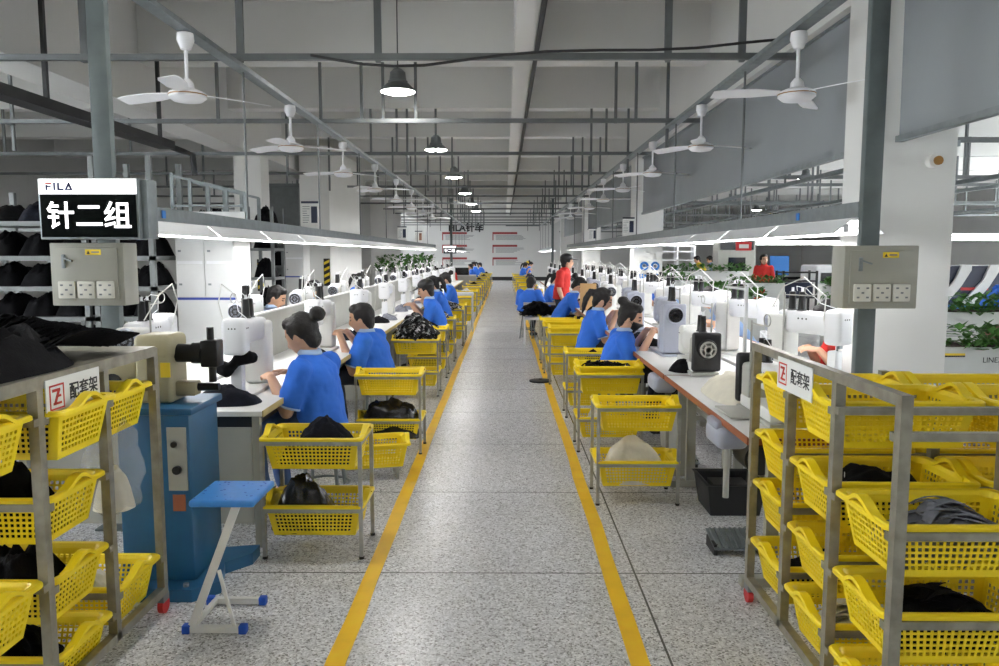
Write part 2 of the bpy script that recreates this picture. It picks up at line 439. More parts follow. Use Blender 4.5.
added_window_wall('wall_left', XL-.2, XL, bl); added_window_wall('wall_right', XR, XR+.2, br)
for a, b in bl: window(XL-.1, a, b)
for a, b in br: window(XR+.1, a, b)
struct('baseboard_back', MB().box(XL, XR, Y1-.03, Y1, 0, .22), 'black', 'dark baseboard of the far wall')
for k, (xa, xb) in enumerate(((-.70, -.62), (.50, .58))):
    mb = MB(); rnd = random.Random(k); n = 60; ya, yb = 1.2, 44.0
    vs = []
    for i in range(n+1):
        y = ya + (yb-ya)*(i/n)**1.6; w = rnd.uniform(-.006, .006)
        vs += [(xa + w + rnd.uniform(-.003,.003), y, .002), (xb + w + rnd.uniform(-.003,.003), y, .002)]
    mb.add(vs, [(2*i, 2*i+1, 2*i+3, 2*i+2) for i in range(n)])
    struct('floor_line', mb, 'tape', 'yellow line painted along the %s side of the aisle' % ('left', 'right')[k])
# beams
for k in range(-1, 13):
    y = 6.75 + 3.1*k
    struct('ceiling_beam', MB().box(XL, XR, y, y+.28, 3.98, ZC), 'beam')
for x0, x1, zb in ((-5.05, -4.55, 3.42), (2.55, 3.05, 3.42), (.12, .34, 3.95)):
    struct('ceiling_beam', MB().box(x0, x1, Y0, Y1, zb, ZC-.001), 'beam')
for y in (-2.0, 5.3, 14.9, 24.5, 34.1):
    if y > 0: struct('column', MB().box(2.5, 3.05, y, y+.48, 0, 3.43), 'column', 'white square column between the bays')
for y in (14.6, 24.2, 33.8): struct('column', MB().box(-5.06, -4.55, y, y+.5, 0, 3.43), 'column', 'white square column by the shelves')
struct('wall_left_block', MB().box(-4.46, -3.82, 17.0, 20.6, 0, 3.95), 'column', 'pale block wall behind the left line')
struct('wall_left_room', MB().box(-5.6, -4.4, 25.6, 33.0, 0, 3.95), 'wall', 'pale room wall far behind the left line')
for y in (14.58, 24.18):      # hazard strips on the columns
    pass

# smoke curtain panels under the right beam
for k, (ya, yb) in enumerate(((-1.5, 5.28), (5.80, 14.86), (15.42, 24.4), (25.0, 34.0))):
    mb = MB(); n = 40; vs = []
    for i in range(n+1):
        y = ya + (yb-ya)*i/n
        for j in range(5):
            z = 2.38 + (3.40-2.38)*j/4; vs.append((2.64 + .006*math.sin(y*5.1 + j*.5), y, z))
    mb.add(vs, [(i*5+j, i*5+j+1, i*5+5+j+1, i*5+5+j) for i in range(n) for j in range(4)])
    mb.add([(v[0]+.01, v[1], v[2]) for v in vs], [(i*5+j, i*5+5+j, i*5+5+j+1, i*5+j+1) for i in range(n) for j in range(4)])
    t = thing('smoke_curtain', ('grey smoke curtain panel in the foreground right of the white column', 'long grey smoke curtain panel running away from the near white column', 'grey smoke curtain panel beyond the second white column', 'grey smoke curtain panel farthest down the bay')[k], 'curtain', (0,0,0), 0, 'grey smoke curtains')
    mb.build('panel', 'curtain', t)
    MB().box(2.62, 2.67, ya, yb, 2.345, 2.385).build('bottom_rail', 'steel', t)
    MB().box(2.62, 2.67, ya, yb, 3.395, 3.418).build('top_rail', 'steel', t)

# ================================================================== OVERHEAD
RX = [-2.26, -1.83, -1.55, -1.08, 1.40, 1.66, 2.03]
for k in range(13):
    y = 6.62 + 3.1*k; o_ = ORD[k]
    t = thing('cross_rail', o_+' grey hanging rail across the bay counting from the camera', 'rail', (0, y, 0), 0, 'rails across the bay')
    MB().box(-10.8, 2.44, -.025, .025, 3.21, 3.26).build('rail_bar', 'pipe', t)
    rnd = random.Random(k)
    xs = [RX[0], RX[3], RX[4], RX[6]] if k == 0 else [x + rnd.uniform(-.06, .06) for x in RX]
    for x in xs + [-3.6, -6.2, -8.3]:
        top = 3.98 if abs(x) < 4 else 3.98
        bt = 3.25 if k == 0 else rnd.choice([3.25, 3.25, 2.9])
        MB().cb((x, .18, (top+bt)/2), (.035 if k else .06, .035, top-bt)).build('drop_rod', 'pipe', t)
        if bt > 3.2: MB().box(x-.02, x+.02, 0, .2, 3.235, 3.265).build('bracket', 'pipe', t)
        else: MB().box(x-.02, x+.02, .03, .2, 3.21, 3.25).build('bracket', 'pipe', t)
    # the bay beyond the curtain
    t = thing('cross_rail', o_+' grey hanging rail in the right bay beyond the curtain', 'rail', (0, y, 0), 0, 'rails in the right bay')
    z = 3.0 if k % 2 else 2.85
    MB().box(3.12, 17.5, -.03, .03, z-.03, z+.03).build('rail_bar', 'pipe', t)
    for x in [3.5 + 1.05*q + rnd.uniform(-.3, .3) for q in range(13)]:
        MB().cb((x, .18, (3.98+z)/2), (.04, .04, 3.98-z)).build('drop_rod', 'pipe', t)
        MB().box(x-.02, x+.02, 0, .19, z-.02, z+.02).build('bracket', 'pipe', t)
for q, (x, z) in enumerate(((4.6, 2.72), (6.4, 2.6), (8.3, 2.74), (10.4, 2.55), (12.6, 2.7))):
    t = thing('long_rail', ORD[q]+' lengthwise rail from the column in the right bay', 'rail', (x, 0, 0), 0, 'lengthwise rails in the right bay')
    MB().box(-.035, .035, 8, 44, z-.03, z+.03).build('rail_bar', 'steel', t)
    for k in range(12):
        zz = (3.0 if k % 2 else 2.85) - .03; y = 9.72+3.1*k
        if y < 43: MB().cb((0, y, (zz+z)/2), (.03, .03, zz-z)).build('drop_rod', 'pipe', t)
# dark tray and lengthwise pipes
t = thing('cable_tray', 'dark cable tray running overhead on the left', 'cable tray', (-4.3, 0, 2.93))
MB().box(-.10, .10, 3.0, 10.0, 0, .10).build('tray', 'darkpipe', t)
mb = MB(); mb.tube([(0,9.98,.05),(0.02,10.1,.04),(.12,10.2,.0),(.22,10.25,-.04),(.24,10.25,-.30)], .04); mb.build('drop_bend', 'darkpipe', t)
for y in (4.6, 7.4, 9.8): MB().box(-.02, .02, y-.02, y+.02, .1, 1.06).build('drop_rod', 'darkpipe', t)
mb = MB(); mb.tube([(.37, y, 3.90) for y in (4, 46)], .028, 6)
tag(mb.build('sprinkler_pipe', 'darkpipe'), 'dark pipe along the middle ceiling beam', 'pipe')
mb = MB()
pts = [(-1.60,6.56,3.235),(-1.42,6.55,3.20),(-1.16,6.55,3.16),(-.92,6.55,3.145),(-.66,6.55,3.15),(-.35,6.55,3.19),(0,6.56,3.235),(.35,6.56,3.262),(.8,6.57,3.275),(1.2,6.57,3.275),(1.6,6.56,3.29),(2.0,6.55,3.33),(2.35,6.55,3.36)]
mb.tube(pts, .012, 6); tag(mb.build('loose_cable', 'darkpipe'), 'black cable sagging over the first cross rail', 'cable')
t = thing('smoke_detector', 'small white smoke detector on the ceiling over the aisle', 'smoke detector', (-.13, 8.15, ZC))
MB().lathe([(.06, 0), (.06, -.02), (.045, -.05), (.02, -.055)]).build('housing', 'white', t)
t = thing('column_sensor', 'round brass topped sensor on the near white column', 'sensor', (2.88, 5.30, 2.22))
MB().cyl((0,0,0), (0,-.06,0), .045).build('housing', 'offwhite', t); MB().cyl((.012,-.06,0), (.012,-.075,0), .03).build('lens', 'brass', t)

# lengthwise fan rails
FAN_Y = [5.63 + 2.68*i for i in range(8)]
for s_, x, word in ((0, -2.26, "left"), (1, 2.08, "right")):
    t = thing('fan_rail', 'grey fan rail running away over the %s machine line' % word, 'rail', (x, 0, 0), 0)
    MB().box(-.05, .05, 1.0, 44, 3.165, 3.178).build('rail_bar', 'steel', t)
    MB().box(-.05, -.03, 1.0, 44, 3.178, 3.203).build('flange', 'steel', t); MB().box(.03, .05, 1.0, 44, 3.178, 3.203).build('flange', 'steel', t)
    for k in range(13): MB().cb((0, 6.62+3.1*k, 3.192), (.04,.05,.024)).build('clamp', 'pipe', t)

def make_fan():
    t = thing('ceiling_fan', 'white three blade ceiling fan', 'fan')
    MB().lathe([(.02, 0), (.055, -.01), (.06, -.06), (.035, -.12), (.015, -.125)]).build('canopy', 'white', t)
    MB().cyl((0,0,-.1), (0,0,-.38), .013).build('down_rod', 'white', t)
    MB().lathe([(.02, -0.3250), (.045, -0.3550), (.05, -0.3900), (.09, -0.4050), (.125, -0.4200), (.13, -0.4550), (.10, -0.4800), (.04, -0.4900), (.01, -0.4910)]).build('motor', 'white', t)
    MB().lathe([(.1312, -0.4340), (.1318, -0.4360), (.1318, -0.4390), (.1312, -0.4410)]).build('trim_ring', 'brass', t)
    for a in range(3):
        an = 2*PI*a/3; T = Matrix.Rotation(an, 4, 'Z')
        mb = MB(); vs = []
        for i in range(9):
            r = .13 + .47*i/8; w = .035 + .03*min(1, i/3)
            if i == 8: w *= .8
            for s_ in (-1, 1):
                for d in (0, .006): vs.append((r, s_*w, -0.4300 + s_*w*.22 - .012*(i/8)**2 + d))
        fs = []
        for i in range(8):
            o = i*4
            for q in ((0,1,5,4),(1,3,7,5),(3,2,6,7),(2,0,4,6)): fs.append([o+j for j in q])
        fs += [(0,2,3,1), (32,33,35,34)]
        mb.add(vs, fs, T); mb.build('blade', 'white', t)
    return t
fan = Proto(make_fan())
rnd = random.Random(4)
for i, y in enumerate(FAN_Y):
    for x, w in ((-2.26, "left"), (2.08, 'right')):
        rz = ({'left': math.radians(40), 'right': PI} [w]) if i == 0 else rnd.uniform(0, 2)
        fan((x, y, 3.165), rz, ('nearest white ceiling fan on the %s fan rail' % w) if i == 0 else ORD[i]+' white ceiling fan from the camera on the %s fan rail' % w, 'ceiling fans')

def make_pendant(cord=1.2):
    t = thing('pendant_lamp', 'grey factory pendant lamp', 'lamp')
    MB().cyl((0,0,.25), (0,0,cord), .008, n=6).build('cord', 'darkpipe', t)
    MB().lathe([(.02,.27),(.05,.26),(.09,.22),(.10,.13),(.115,.12),(.115,.095),(.13,.09),(.21,.015),(.212,0),(.20,0)], n=28).build('shade', 'pipe', t)
    mb = MB(); mb.lathe([(.198,-.002),(.15,-.018),(.08,-.026),(.01,-.028)], n=28); mb.build('diffuser', 'lampglow', t)
    return t
lamp = Proto(make_pendant())
for i in range(6):
    lamp((-1.25, 9.3+5.1*i, 3.5), 0, ('nearest grey pendant lamp lit above the aisle', 'second lit pendant lamp from the camera above the aisle')[i] if i < 2 else ORD[i]+' lit pendant lamp from the camera above the aisle', 'pendant lamps over the aisle')
for i, (x, y, l) in enumerate(((7.7, 20, 'lit pendant lamp seen under the right grey curtain'), (-7.6, 9.0, 'lit pendant lamp over the shelves at left'), (9.5, 9.5, 'lit pendant lamp in the right bay beside the near column'), (13.5, 19, 'lit pendant lamp far in the right bay'), (-1.25, 4.2, 'lit pendant lamp above the camera end of the aisle'), (-9.5, 12.5, 'lit pendant lamp over the far left shelves'), (6.5, 30, 'lit pendant lamp deep in the right bay'),(-1.25,-1.0,'lit pendant lamp behind the camera over the aisle'),(6.5,14,'added pendant lamp over the planters in the right bay'),(11,34,'added pendant lamp far right beyond the last columns'),(5.5,38,'added pendant lamp by the far wall in the right bay'),(-7,38,'added pendant lamp by the far wall in the left bay'),(-7.6,28,'added pendant lamp behind the left room wall'))):
    lamp((x, y, 3.5), 0, l, 'pendant lamps')  # planter, far wall, last column and room wall lamps are added to lighten the bays

# ================================================================== TABLE LIGHT RAILS
def make_batten():
    t = thing('tube_light', 'white fluorescent batten', 'light')
    mb = MB(); L = 1.21
    for s_ in (-1, 1):
        mb.add([(s_*.045,0,.085),(s_*.045,L,.085),(s_*.15,L,.0),(s_*.15,0,.0),(s_*.042,0,.08),(s_*.042,L,.08),(s_*.146,L,-.004),(s_*.146,0,-.004)],
               [(0,1,2,3),(4,7,6,5),(0,3,7,4),(1,5,6,2),(3,2,6,7),(0,4,5,1)])
    mb.box(-.045,.045,0,L,.075,.088); mb.build('reflector', 'reflector', t)
    for s_ in (-1, 1):
        MB().cyl((s_*.075,.03,.012),(s_*.075,L-.03,.012), .0135, n=8).build('tube', 'tubeglow', t)
        for e in (.0, L-.035): MB().cb((s_*.075, e+.0175, .028), (.03,.035,.05)).build('lamp_holder', 'white', t)
    return t
bat = Proto(make_batten())
for x, w in ((-2.26, "left"), (2.08, 'right')):
    for a, b, fw in ((4.5, 25.2, 'near'), (33.3, 44.6, 'far')):
        t = thing('light_rail', 'grey light rail hanging over the %s %s machine line' % (fw, w), 'rail', (x, 0, 0))
        MB().box(-.04, .04, a, b, 1.812, 1.90).build('rail_bar', 'steel', t)
        y = 6.85
        while y < b:
            if y > a: MB().cyl((0, y, 1.90), (0, y, 3.165), .010, n=6).build('hanger_rod', 'pipe', t)
            y += 2.68
        n = int((b-a)/1.25)
        for i in range(n):
            bat((x, a + .06 + 1.25*i, 1.722), 0, (ORD[i] if i < 20 else 'last')+' white fluorescent batten from the camera under the %s %s light rail' % (fw, w), 'battens under the light rails')
# small blue tags on the rails and notices hung from them
for x, y, l in ((-2.26+.046, 5.05, 'small blue tag on the left light rail'), (2.08-.046, 5.4, 'small blue tag on the right light rail')):
    tag(MB().cb((0,0,0), (.006,.05,.05)).build('rail_tag', 'signblue', loc=(x, y, 1.856)), l, 'tag')
def notice(loc, label, pink=False):
    t = thing('notice_card', label, 'notice', loc)
    MB().box(-.10, .10, -.006, .006, 0, .30).build('card', 'paper', t)
    MB().box(-.10, .10, -.009, .007, .285, .31).build('clip_bar', 'navy', t)
    mb = MB(); rnd = random.Random(2)
    for i in range(8): mb.box(-.085, -.085 + rnd.uniform(.05, .085), -.0085, -.006, .245-.026*i, .252-.026*i)
    mb.build('text_lines', 'greyink', t)
    MB().box(.015, .085, -.0085, -.006, .06, .25).build('picture', 'photo' if pink else 'navy', t)
notice((-2.26, 9.05, 1.90), 'white notice card with a dark picture standing on the left light rail')
notice((-2.26, 17.2, 1.90), 'white notice card standing on the left light rail, second from the camera')
notice((-2.26, 20.5, 1.90), 'pink picture notice card standing on the left light rail, third from the camera', True)
notice((2.08, 13.0, 1.90), 'white notice card standing on the right light rail')
notice((2.08, 18.2, 1.90), 'white notice card standing far along the right light rail')

# ================================================================== POSTS, BOXES, SIGNS
def post(x, y, label):
    t = thing('steel_post', label, 'post', (x, y, 0))
    mb = MB(); w = .06; mb.rb((0, 0, 1.975), (1.75*w, .9*w, 3.95), .006, 2)
    mb.build('upright', 'post', t)
    MB().box(-.11, .11, -.11, .11, 0, .012).build('base_plate', 'post', t)
    MB().box(-.11, .11, -.11, .11, 3.938, 3.95).build('top_plate', 'post', t)
post(-2.26, 4.42, 'grey steel post standing behind the lit sign'); post(2.07, 4.42, 'grey steel post carrying the switch box at right')
post(-2.26, 33.2, 'far grey steel post at the start of the second left line'); post(2.08, 33.2, 'far grey steel post at the start of the second right line')

def switch_box(loc, label, mirror=1):
    t = thing('switch_box', label, 'electrical box', loc)
    W, H, D = .40, .34, .16
    MB().rb((0, D/2, 0), (W, D, H), .006).build('enclosure', 'greybox', t)
    d = MB().rb((0, -.006, 0), (W-.06, .012, H-.05), .004).build('door', 'greybox', t)
    MB().rb((-.118*1, -.016, .07), (.022, .012, .075), .005).build('latch', 'steel', d)
    MB().bar((-.118,-.024,.09), (-.065,-.03,.072), .018, .008).build('key_lever', 'steel', d)
    MB().box(.0, .085, -.0135, -.012, .105, .135).build('warning_sticker', 'warn', d)
    mb = MB(); mb.prism([(.008,.11),(.026,.11),(.017,.128)], .0136, .0142, Matrix(((1,0,0,0),(0,0,-1,0),(0,1,0,0),(0,0,0,1)))); mb.build('warning_triangle', 'black', d)
    MB().box(.034, .076, -.0142, -.0134, .116, .124).build('warning_text', 'greyink', d)
    for i in range(3):
        s_ = MB().rb((-.105 + .105*i, -.019, -.083), (.094, .016, .094), .006).build('socket_plate', 'socket', d)
        mb = MB()
        for a, b in ((-.025,.025),(.025,.025),(0,0),(-.025,-.025),(.025,-.025)):
            mb.cb((-.105+.105*i+a, -.0275, -.083+b), (.014,.003,.009))
        mb.build('pin_slots', 'greyink', s_)
    return t
switch_box((-2.262, 4.18, 1.49), 'grey switch box with three sockets under the lit sign')
switch_box((2.035, 4.18, 1.475), 'grey switch box with three sockets on the right post')

def letters(parent, T, h):
    """F I L A drawn as flat bars"""
    mb = MB(); mb.use('redink'); b = h*.24
    P = lambda poly: mb.prism([(x*h, y*h) for x, y in poly], 0, .002, T)
    P([(0,.78),(.82,.78),(.82,1),(.0,1)])
    mb.use('navyink')
    P([(0,0),(.24,0),(.24,.70),(0,.70)]); P([(.24,.40),(.70,.40),(.70,.60),(.24,.60)]); P([(.24,.70),(.24,.66),(.75,.66),(.75,.70)])
    P([(1.0,0),(1.26,0),(1.26,1),(1.0,1)])
    P([(1.5,0),(1.76,0),(1.76,1),(1.5,1)]); P([(1.76,0),(2.3,0),(2.3,.24),(1.76,.24)])
    P([(2.4,0),(2.66,0),(3.06,.72),(2.94,1),(2.9,1)]); P([(3.46,0),(3.2,0),(2.94,.5),(2.9,1),(3.05,1)])
    P([(2.72,.0),(3.2,.0),(3.12,.2),(2.8,.2)])
    mb.build('brand_lettering', None, parent)
def led_sign(loc, label):
    t = thing('lit_sign', label, 'sign', loc)
    W, H, D = .535, .325, .10
    MB().rb((.0, D/2, 0), (W, D, H), .006).build('casing', 'steel', t)
    MB().rb((.285, .09, 0), (.035, .12, H-.01), .004).build('side_bracket', 'steel', t)
    MB().box(-W/2+.008, W/2-.008, -.004, .0, H/2-.085, H/2-.006).build('header_panel', 'signwhite', t)
    MB().box(-W/2+.012, W/2-.012, -.004, .0, -H/2+.012, H/2-.087).build('dark_panel', 'signgreen', t)
    letters(t, face_T((-W/2+.045, -.004, H/2-.066), (1,0,0), (0,0,1)), .042)
    text('针二组', .152, 'signletter', 'lit_characters', t, face_T((.003, -.005, -.045), (1,0,0), (0,0,1)), .001, .002)
    return t
led_sign((-2.215, 4.14, 1.84), 'lit sign with white header and three glowing characters on the left post')
led_sign((-2.31, 32.9, 1.78), 'small lit sign far down the left line')

# far wall: dark lettering and red headed boards
t = thing('wall_lettering', 'dark lettering high on the far wall', 'lettering', (-2.3, Y1-.02, 3.15))
text('FILA针车', .55, 'blackink', 'characters', t, face_T((0, 0, 0), (1,0,0), (0,0,1)), .01, .022)
MB().box(-.35, 1.75, .0, .015, .12, .2).build('mounting_strip', 'pipe', t).location.x = 2.75
for c in range(2):
    for r in range(3):
        x = (-3.75, -.70)[c]; z = 2.92 - .76*r
        t = thing('notice_board', ('top', 'middle', 'bottom')[r]+' red headed notice board in the %s column on the far wall' % ('left', 'right')[c], 'notice board', (x, Y1-.03, z), 0, 'boards on the far wall')
        MB().box(0, 2.1, 0, .028, -.56, .02).build('backing', 'wall', t)
        MB().box(0, 1.5, -.012, 0, -.13, .0).build('red_header', 'darkred', t); MB().box(0, .06, -.012, 0, -.5, -.13).build('side_bar', 'darkred', t)
        mb = MB(); rnd = random.Random(r+5*c)
        for i in range(5):
            mb.box(.2, 1.3 + rnd.uniform(0, .75), -.008, 0, -.21-.065*i, -.185-.065*i)
        mb.build('text_lines', 'greyink', t)
# ================================================================== BASKETS, CARTS, RACKS
BL, BW, BH = .545, .372, .175          # rim length, rim width, height
def perforated(mb, p00, p10, p11, p01, nx, ny, mx=.06, my=.12, hole=.62):
    p00, p10, p11, p01 = map(V, (p00, p10, p11, p01))
    def ticks(n, m):
        t = [0]; c = (1-2*m)/n
        for i in range(n):
            a = m + c*i + c*(1-hole)/2; t += [a, a + c*hole]
        return t + [1]
    tx, ty = ticks(nx, mx), ticks(ny, my); W = len(tx); vs = []
    for b in ty:
        for a in tx: vs.append((p00*(1-a)+p10*a)*(1-b) + (p01*(1-a)+p11*a)*b)
    fs = [(j*W+i, j*W+i+1, (j+1)*W+i+1, (j+1)*W+i) for j in range(len(ty)-1) for i in range(W-1) if not (i % 2 and j % 2)]
    mb.add(vs, fs)
def solid(me, th):
    o = bpy.data.objects.new('tmp', me); C.objects.link(o)
    s = o.modifiers.new('s', 'SOLIDIFY'); s.thickness = th; s.offset = 0
    dg = bpy.context.evaluated_depsgraph_get(); dg.update()
    out = bpy.data.meshes.new_from_object(o.evaluated_get(dg)); out.name = me.name
    bpy.data.objects.remove(o); return out
def make_basket():
    t = thing('plastic_basket', 'yellow perforated plastic basket', 'basket')
    a, b, c, d, h = .245, .160, .215, .132, .158
    mb = MB(); mb.use('yellow')
    for s in (-1, 1):
        perforated(mb, (-c, s*d, 0), (c, s*d, 0), (a, s*b, h), (-a, s*b, h), 20, 6)
        perforated(mb, (s*c, -d, 0), (s*c, d, 0), (s*a, b, h), (s*a, -b, h), 12, 6)
    perforated(mb, (-c, -d, 0), (c, -d, 0), (c, d, 0), (-c, d, 0), 13, 8, .05, .07)
    link(solid(mb.mesh('basket_body', smooth=False), .0035), 'basket_body', t)
    mb = MB(); mb.use('yellow'); ri = [(a-.002, b-.002), (BL/2-.006, BW/2-.006), (BL/2, BW/2), (BL/2-.004, BW/2-.004), (BL/2-.012, BW/2-.012), (a+.002, b+.002)]
    zz = [h+.004, BH-.001, BH-.008, BH-.022, BH-.016, h-.004]
    def ring(X, Y, r=.03):
        out = []
        for sx, sy, a0 in ((1,1,0),(-1,1,PI/2),(-1,-1,PI),(1,-1,1.5*PI)):
            for k in range(4):
                t_ = a0 + PI/2*k/3; out.append((sx*(X-r) + r*math.cos(t_), sy*(Y-r) + r*math.sin(t_)))
        return out
    vs = []; n = 16
    prof = [(a-.003, b-.003, h-.006), (a+.004, b+.004, BH-.002), (BL/2-.006, BW/2-.006, BH), (BL/2, BW/2, BH-.006), (BL/2, BW/2, BH-.018), (BL/2-.008, BW/2-.008, BH-.018), (a+.004, b+.004, BH-.014), (a+.002, b+.002, h-.006)]
    for X, Y, z in prof: vs += [(x, y, z) for x, y in ring(X, Y)]
    L = len(prof)
    mb.add(vs, [(i*n+k, i*n+(k+1)%n, ((i+1)%L)*n+(k+1)%n, ((i+1)%L)*n+k) for i in range(L) for k in range(n)])
    mb.build('rim', None, t)
    for s in (-1, 1):
        mb = MB(); m = 11; vs = []
        for i in range(m):
            y = -.11 + .22*i/(m-1); e = .5 + .5*math.cos(PI*(2*i/(m-1)-1)); z = BH - .012 + .042*e; x = s*(BL/2 - .016 + .006*e)
            w, th = .016, .007
            vs += [(x-w, y, z-th), (x+w, y, z-th), (x+w, y, z+th), (x-w, y, z+th)]
        fs = [(i*4+q, i*4+(q+1)%4, i*4+4+(q+1)%4, i*4+4+q) for i in range(m-1) for q in range(4)] + [(0,1,2,3)[::-1], tuple(4*(m-1)+q for q in range(4))]
        mb.add(vs, fs).build('handle', 'yellow', t)
    return t
basket = Proto(make_basket())
HEAPS = {}
def heap(loc, name, label, cat, sx, sy, sz, mat, seed, rz=0, group=None, kind=None, **k):
    key = (sx, sy, sz, mat, seed % 3)
    if key not in HEAPS: HEAPS[key] = heap_mesh('soft_lump', sx, sy, sz, seed, mat, **k)
    o = link(HEAPS[key], name, None, loc, rz); tag(o, label, cat, group)
    if kind: o['kind'] = kind
    return o

CW, CD = .51, .345
def make_cart(top=.63, low=.27, mat='cart'):
    t = thing('basket_cart', 'steel two tier basket cart', 'cart'); s = .02
    for x in (-CW/2, CW/2):
        for y in (-CD/2, CD/2):
            l = MB().box(x-s/2, x+s/2, y-s/2, y+s/2, .012, top).build('leg', mat, t)
            MB().cyl((x, y, 0), (x, y, .014), .014).build('foot_cap', 'black', l)
    for z in (top, low):
        for y in (-CD/2, CD/2): MB().box(-CW/2+s/2, CW/2-s/2, y-s/2, y+s/2, z-.02, z).build('long_rail', mat, t)
        for x in (-CW/2, CW/2): MB().box(x-s/2, x+s/2, -CD/2+s/2, CD/2-s/2, z-.02, z).build('short_rail', mat, t)
    return t
cart = Proto(make_cart())

def make_rack(x, sgn, ys, depth, levels, top, label, wheel):
    """x: aisle face, sgn: direction away from the aisle"""
    t = thing('basket_rack', label, 'rack', (x, (ys[0]+ys[-1])/2, 0)); yc = (ys[0]+ys[-1])/2; w = .017
    us = [0, depth] if depth < .8 else [0, depth/2, depth]
    for u in us:
        X = sgn*(u + w); front = u == 0 or depth < .8; tz = top-.034 if front else max(levels[-1])+.02
        for y in ys: MB().box(X-w, X+w, y-yc-w, y-yc+w, .09, tz).build('upright', 'rack', t)
        if front: MB().box(X-w, X+w, ys[0]-yc-w, ys[-1]-yc+w, top-.034, top).build('top_rail', 'rack', t)
        MB().box(X-w, X+w, ys[0]-yc+w, ys[-1]-yc-w, .09, .124).build('bottom_rail', 'rack', t)
    for y in (ys[0]-yc, ys[-1]-yc) if depth < .8 else ():
        a, b = sorted((sgn*2*w, sgn*depth)); MB().box(a, b, y-w, y+w, top-.034, top).build('end_rail', 'rack', t)
    for i in range(len(ys)-1):
        c = (ys[i]+ys[i+1])/2 - yc; hb = (ys[i+1]-ys[i])/2
        for z in levels[i]:
            for s in (-1, 1):
                a, b = sorted((0, sgn*(depth + 2*w))); y0 = c + s*(hb-w-.013); 
                MB().box(a, b, y0-.0125, y0+.0125, z-.03, z-.005).build('support_rail', 'rack', t)
    for u in (us[0], us[-1]):
        for y in (ys[0], ys[-1]):
            X = sgn*(u+w); k = MB().box(X-.014, X+.014, y-yc-.03, y-yc+.03, .055, .09).build('caster', 'steel', t)
            MB().cyl((X-.012, y-yc, .037), (X+.012, y-yc, .037), .037, n=16).build('wheel', wheel, k)
    return t
def rack_plate(parent, x, y0, y1, z, facing):
    """paper plate under the top rail; facing -1 looks to -x"""
    L = y1-y0; H = .125
    p = MB().box(x-.002, x+.002, y0, y1, z-H, z).build('paper_plate', 'paper', parent); p['label'] = 'white paper plate with a red square mark and three characters'
    xf = x + facing*.0025
    right = (0, facing, 0); start = y0 if facing > 0 else y1
    T = lambda q: face_T((xf, start + facing*q, z-H/2), right, (0,0,1))
    h = .085; mb = MB(); mb.use('redink'); t_ = T(.06)
    for a, b, c_, d in ((-h/2,h/2,h/2-.006,h/2),(-h/2,h/2,-h/2,-h/2+.006),(-h/2,-h/2+.006,-h/2,h/2),(h/2-.006,h/2,-h/2,h/2)):
        mb.box(a, b, c_, d, 0, .0008, t_)
    for poly in ([(-.026,.028),(.02,.028),(.02,.018),(-.026,.018)], [(.02,.022),(.008,.028),(-.022,-.026),(-.008,-.026)], [(-.022,-.026),(-.022,-.018),(.026,-.018),(.026,-.026)], [(-.002,.006),(.024,.006),(.024,-.002),(-.006,-.002)]):
        mb.prism(poly, 0, .0008, t_)
    mb.build('red_square_mark', None, p)
    text('配套架', .062, 'blackink', 'characters', p, T(.12 + (L-.12)/2), .0004, .001)

# ---- right rack
YR = [2.15, 2.575, 3.0, 3.425]; LR = [[1.095, .80, .53, .25], [1.085, .80, .535, .285], [1.06, .81, .585, .315]]
XRK, XLK = 1.115, -1.508
rr = make_rack(XRK, 1, YR, 1.14, LR, 1.205, 'tall steel basket rack on casters at the right foreground', 'red')
rack_plate(rr, -.004, YR[1]-2.7875+.17, YR[1]-2.7875+.52, 1.19, -1)
LV = ['top', 'upper middle', 'lower middle', 'bottom']; BAY = ['nearest bay', 'middle bay', 'farthest bay']
rnd = random.Random(11)
for i in range(3):
    yc = (YR[i]+YR[i+1])/2
    for j, z in enumerate(LR[i]):
        for dpt in (0, 1):
            if dpt and (i == 0 or j > 1) or (i, j) == (0, 0): continue
            side = 'aisle side' if not dpt else 'rear half'
            basket((XRK + .035 + BL/2 - .035 + .565*dpt + rnd.uniform(-.012, .012)*0, yc, z-.005-.157+.0), rnd.uniform(-.012, .012),
                   'yellow basket on the %s level of the right rack, %s, %s' % (LV[j], BAY[i], side), 'yellow baskets in the right rack')
def rack_fill(loc, name, label, mesh, group='goods in the right rack', stuff=True, rz=0):
    o = link(mesh, name, None, loc, rz); tag(o, label, 'fabric', group, 'stuff' if stuff else None); return o
xb = XRK + BL/2
grey_strips = strips_mesh('grey_strips', 150, .17, .05, 3, 'greycloth', (.12,.075,.15), .03, .004, .9)
cream_strips = strips_mesh('cream_strips', 90, .20, .04, 5, 'whitecloth', (.09,.08,.13), .035, .004, .4)
black_strips = strips_mesh('black_strips', 110, .17, .05, 7, 'blackcloth', (.12,.075,.13), .03, .004, .8)
def floor_of(z): return z - .162 + .006
rack_fill((xb, 2.3625, floor_of(.80)), 'grey_uppers', 'grey fabric pieces filling the nearest basket of the right rack', grey_strips)
rack_fill((xb+.02, 2.3625, floor_of(.53)), 'black_uppers', 'black fabric pieces in the nearest lower middle basket of the right rack', black_strips)
heap((xb, 2.7875, floor_of(.80)), 'fabric_bundle', 'black fabric with white tags in the middle bay of the right rack', 'fabric', .43, .28, .21, 'blackcloth', 3, power=7, rough=.15, group='goods in the right rack')
t = MB(); rnd = random.Random(8)
rack_fill((xb-.03, 2.7875, floor_of(.285)), 'white_straps', 'white straps in the bottom middle basket of the right rack', cream_strips)
heap((xb, 3.2125, floor_of(.315)), 'fabric_bundle', 'black fabric in the farthest bottom basket of the right rack', 'fabric', .42, .26, .15, 'blackcloth', 4, power=4, group='goods in the right rack')
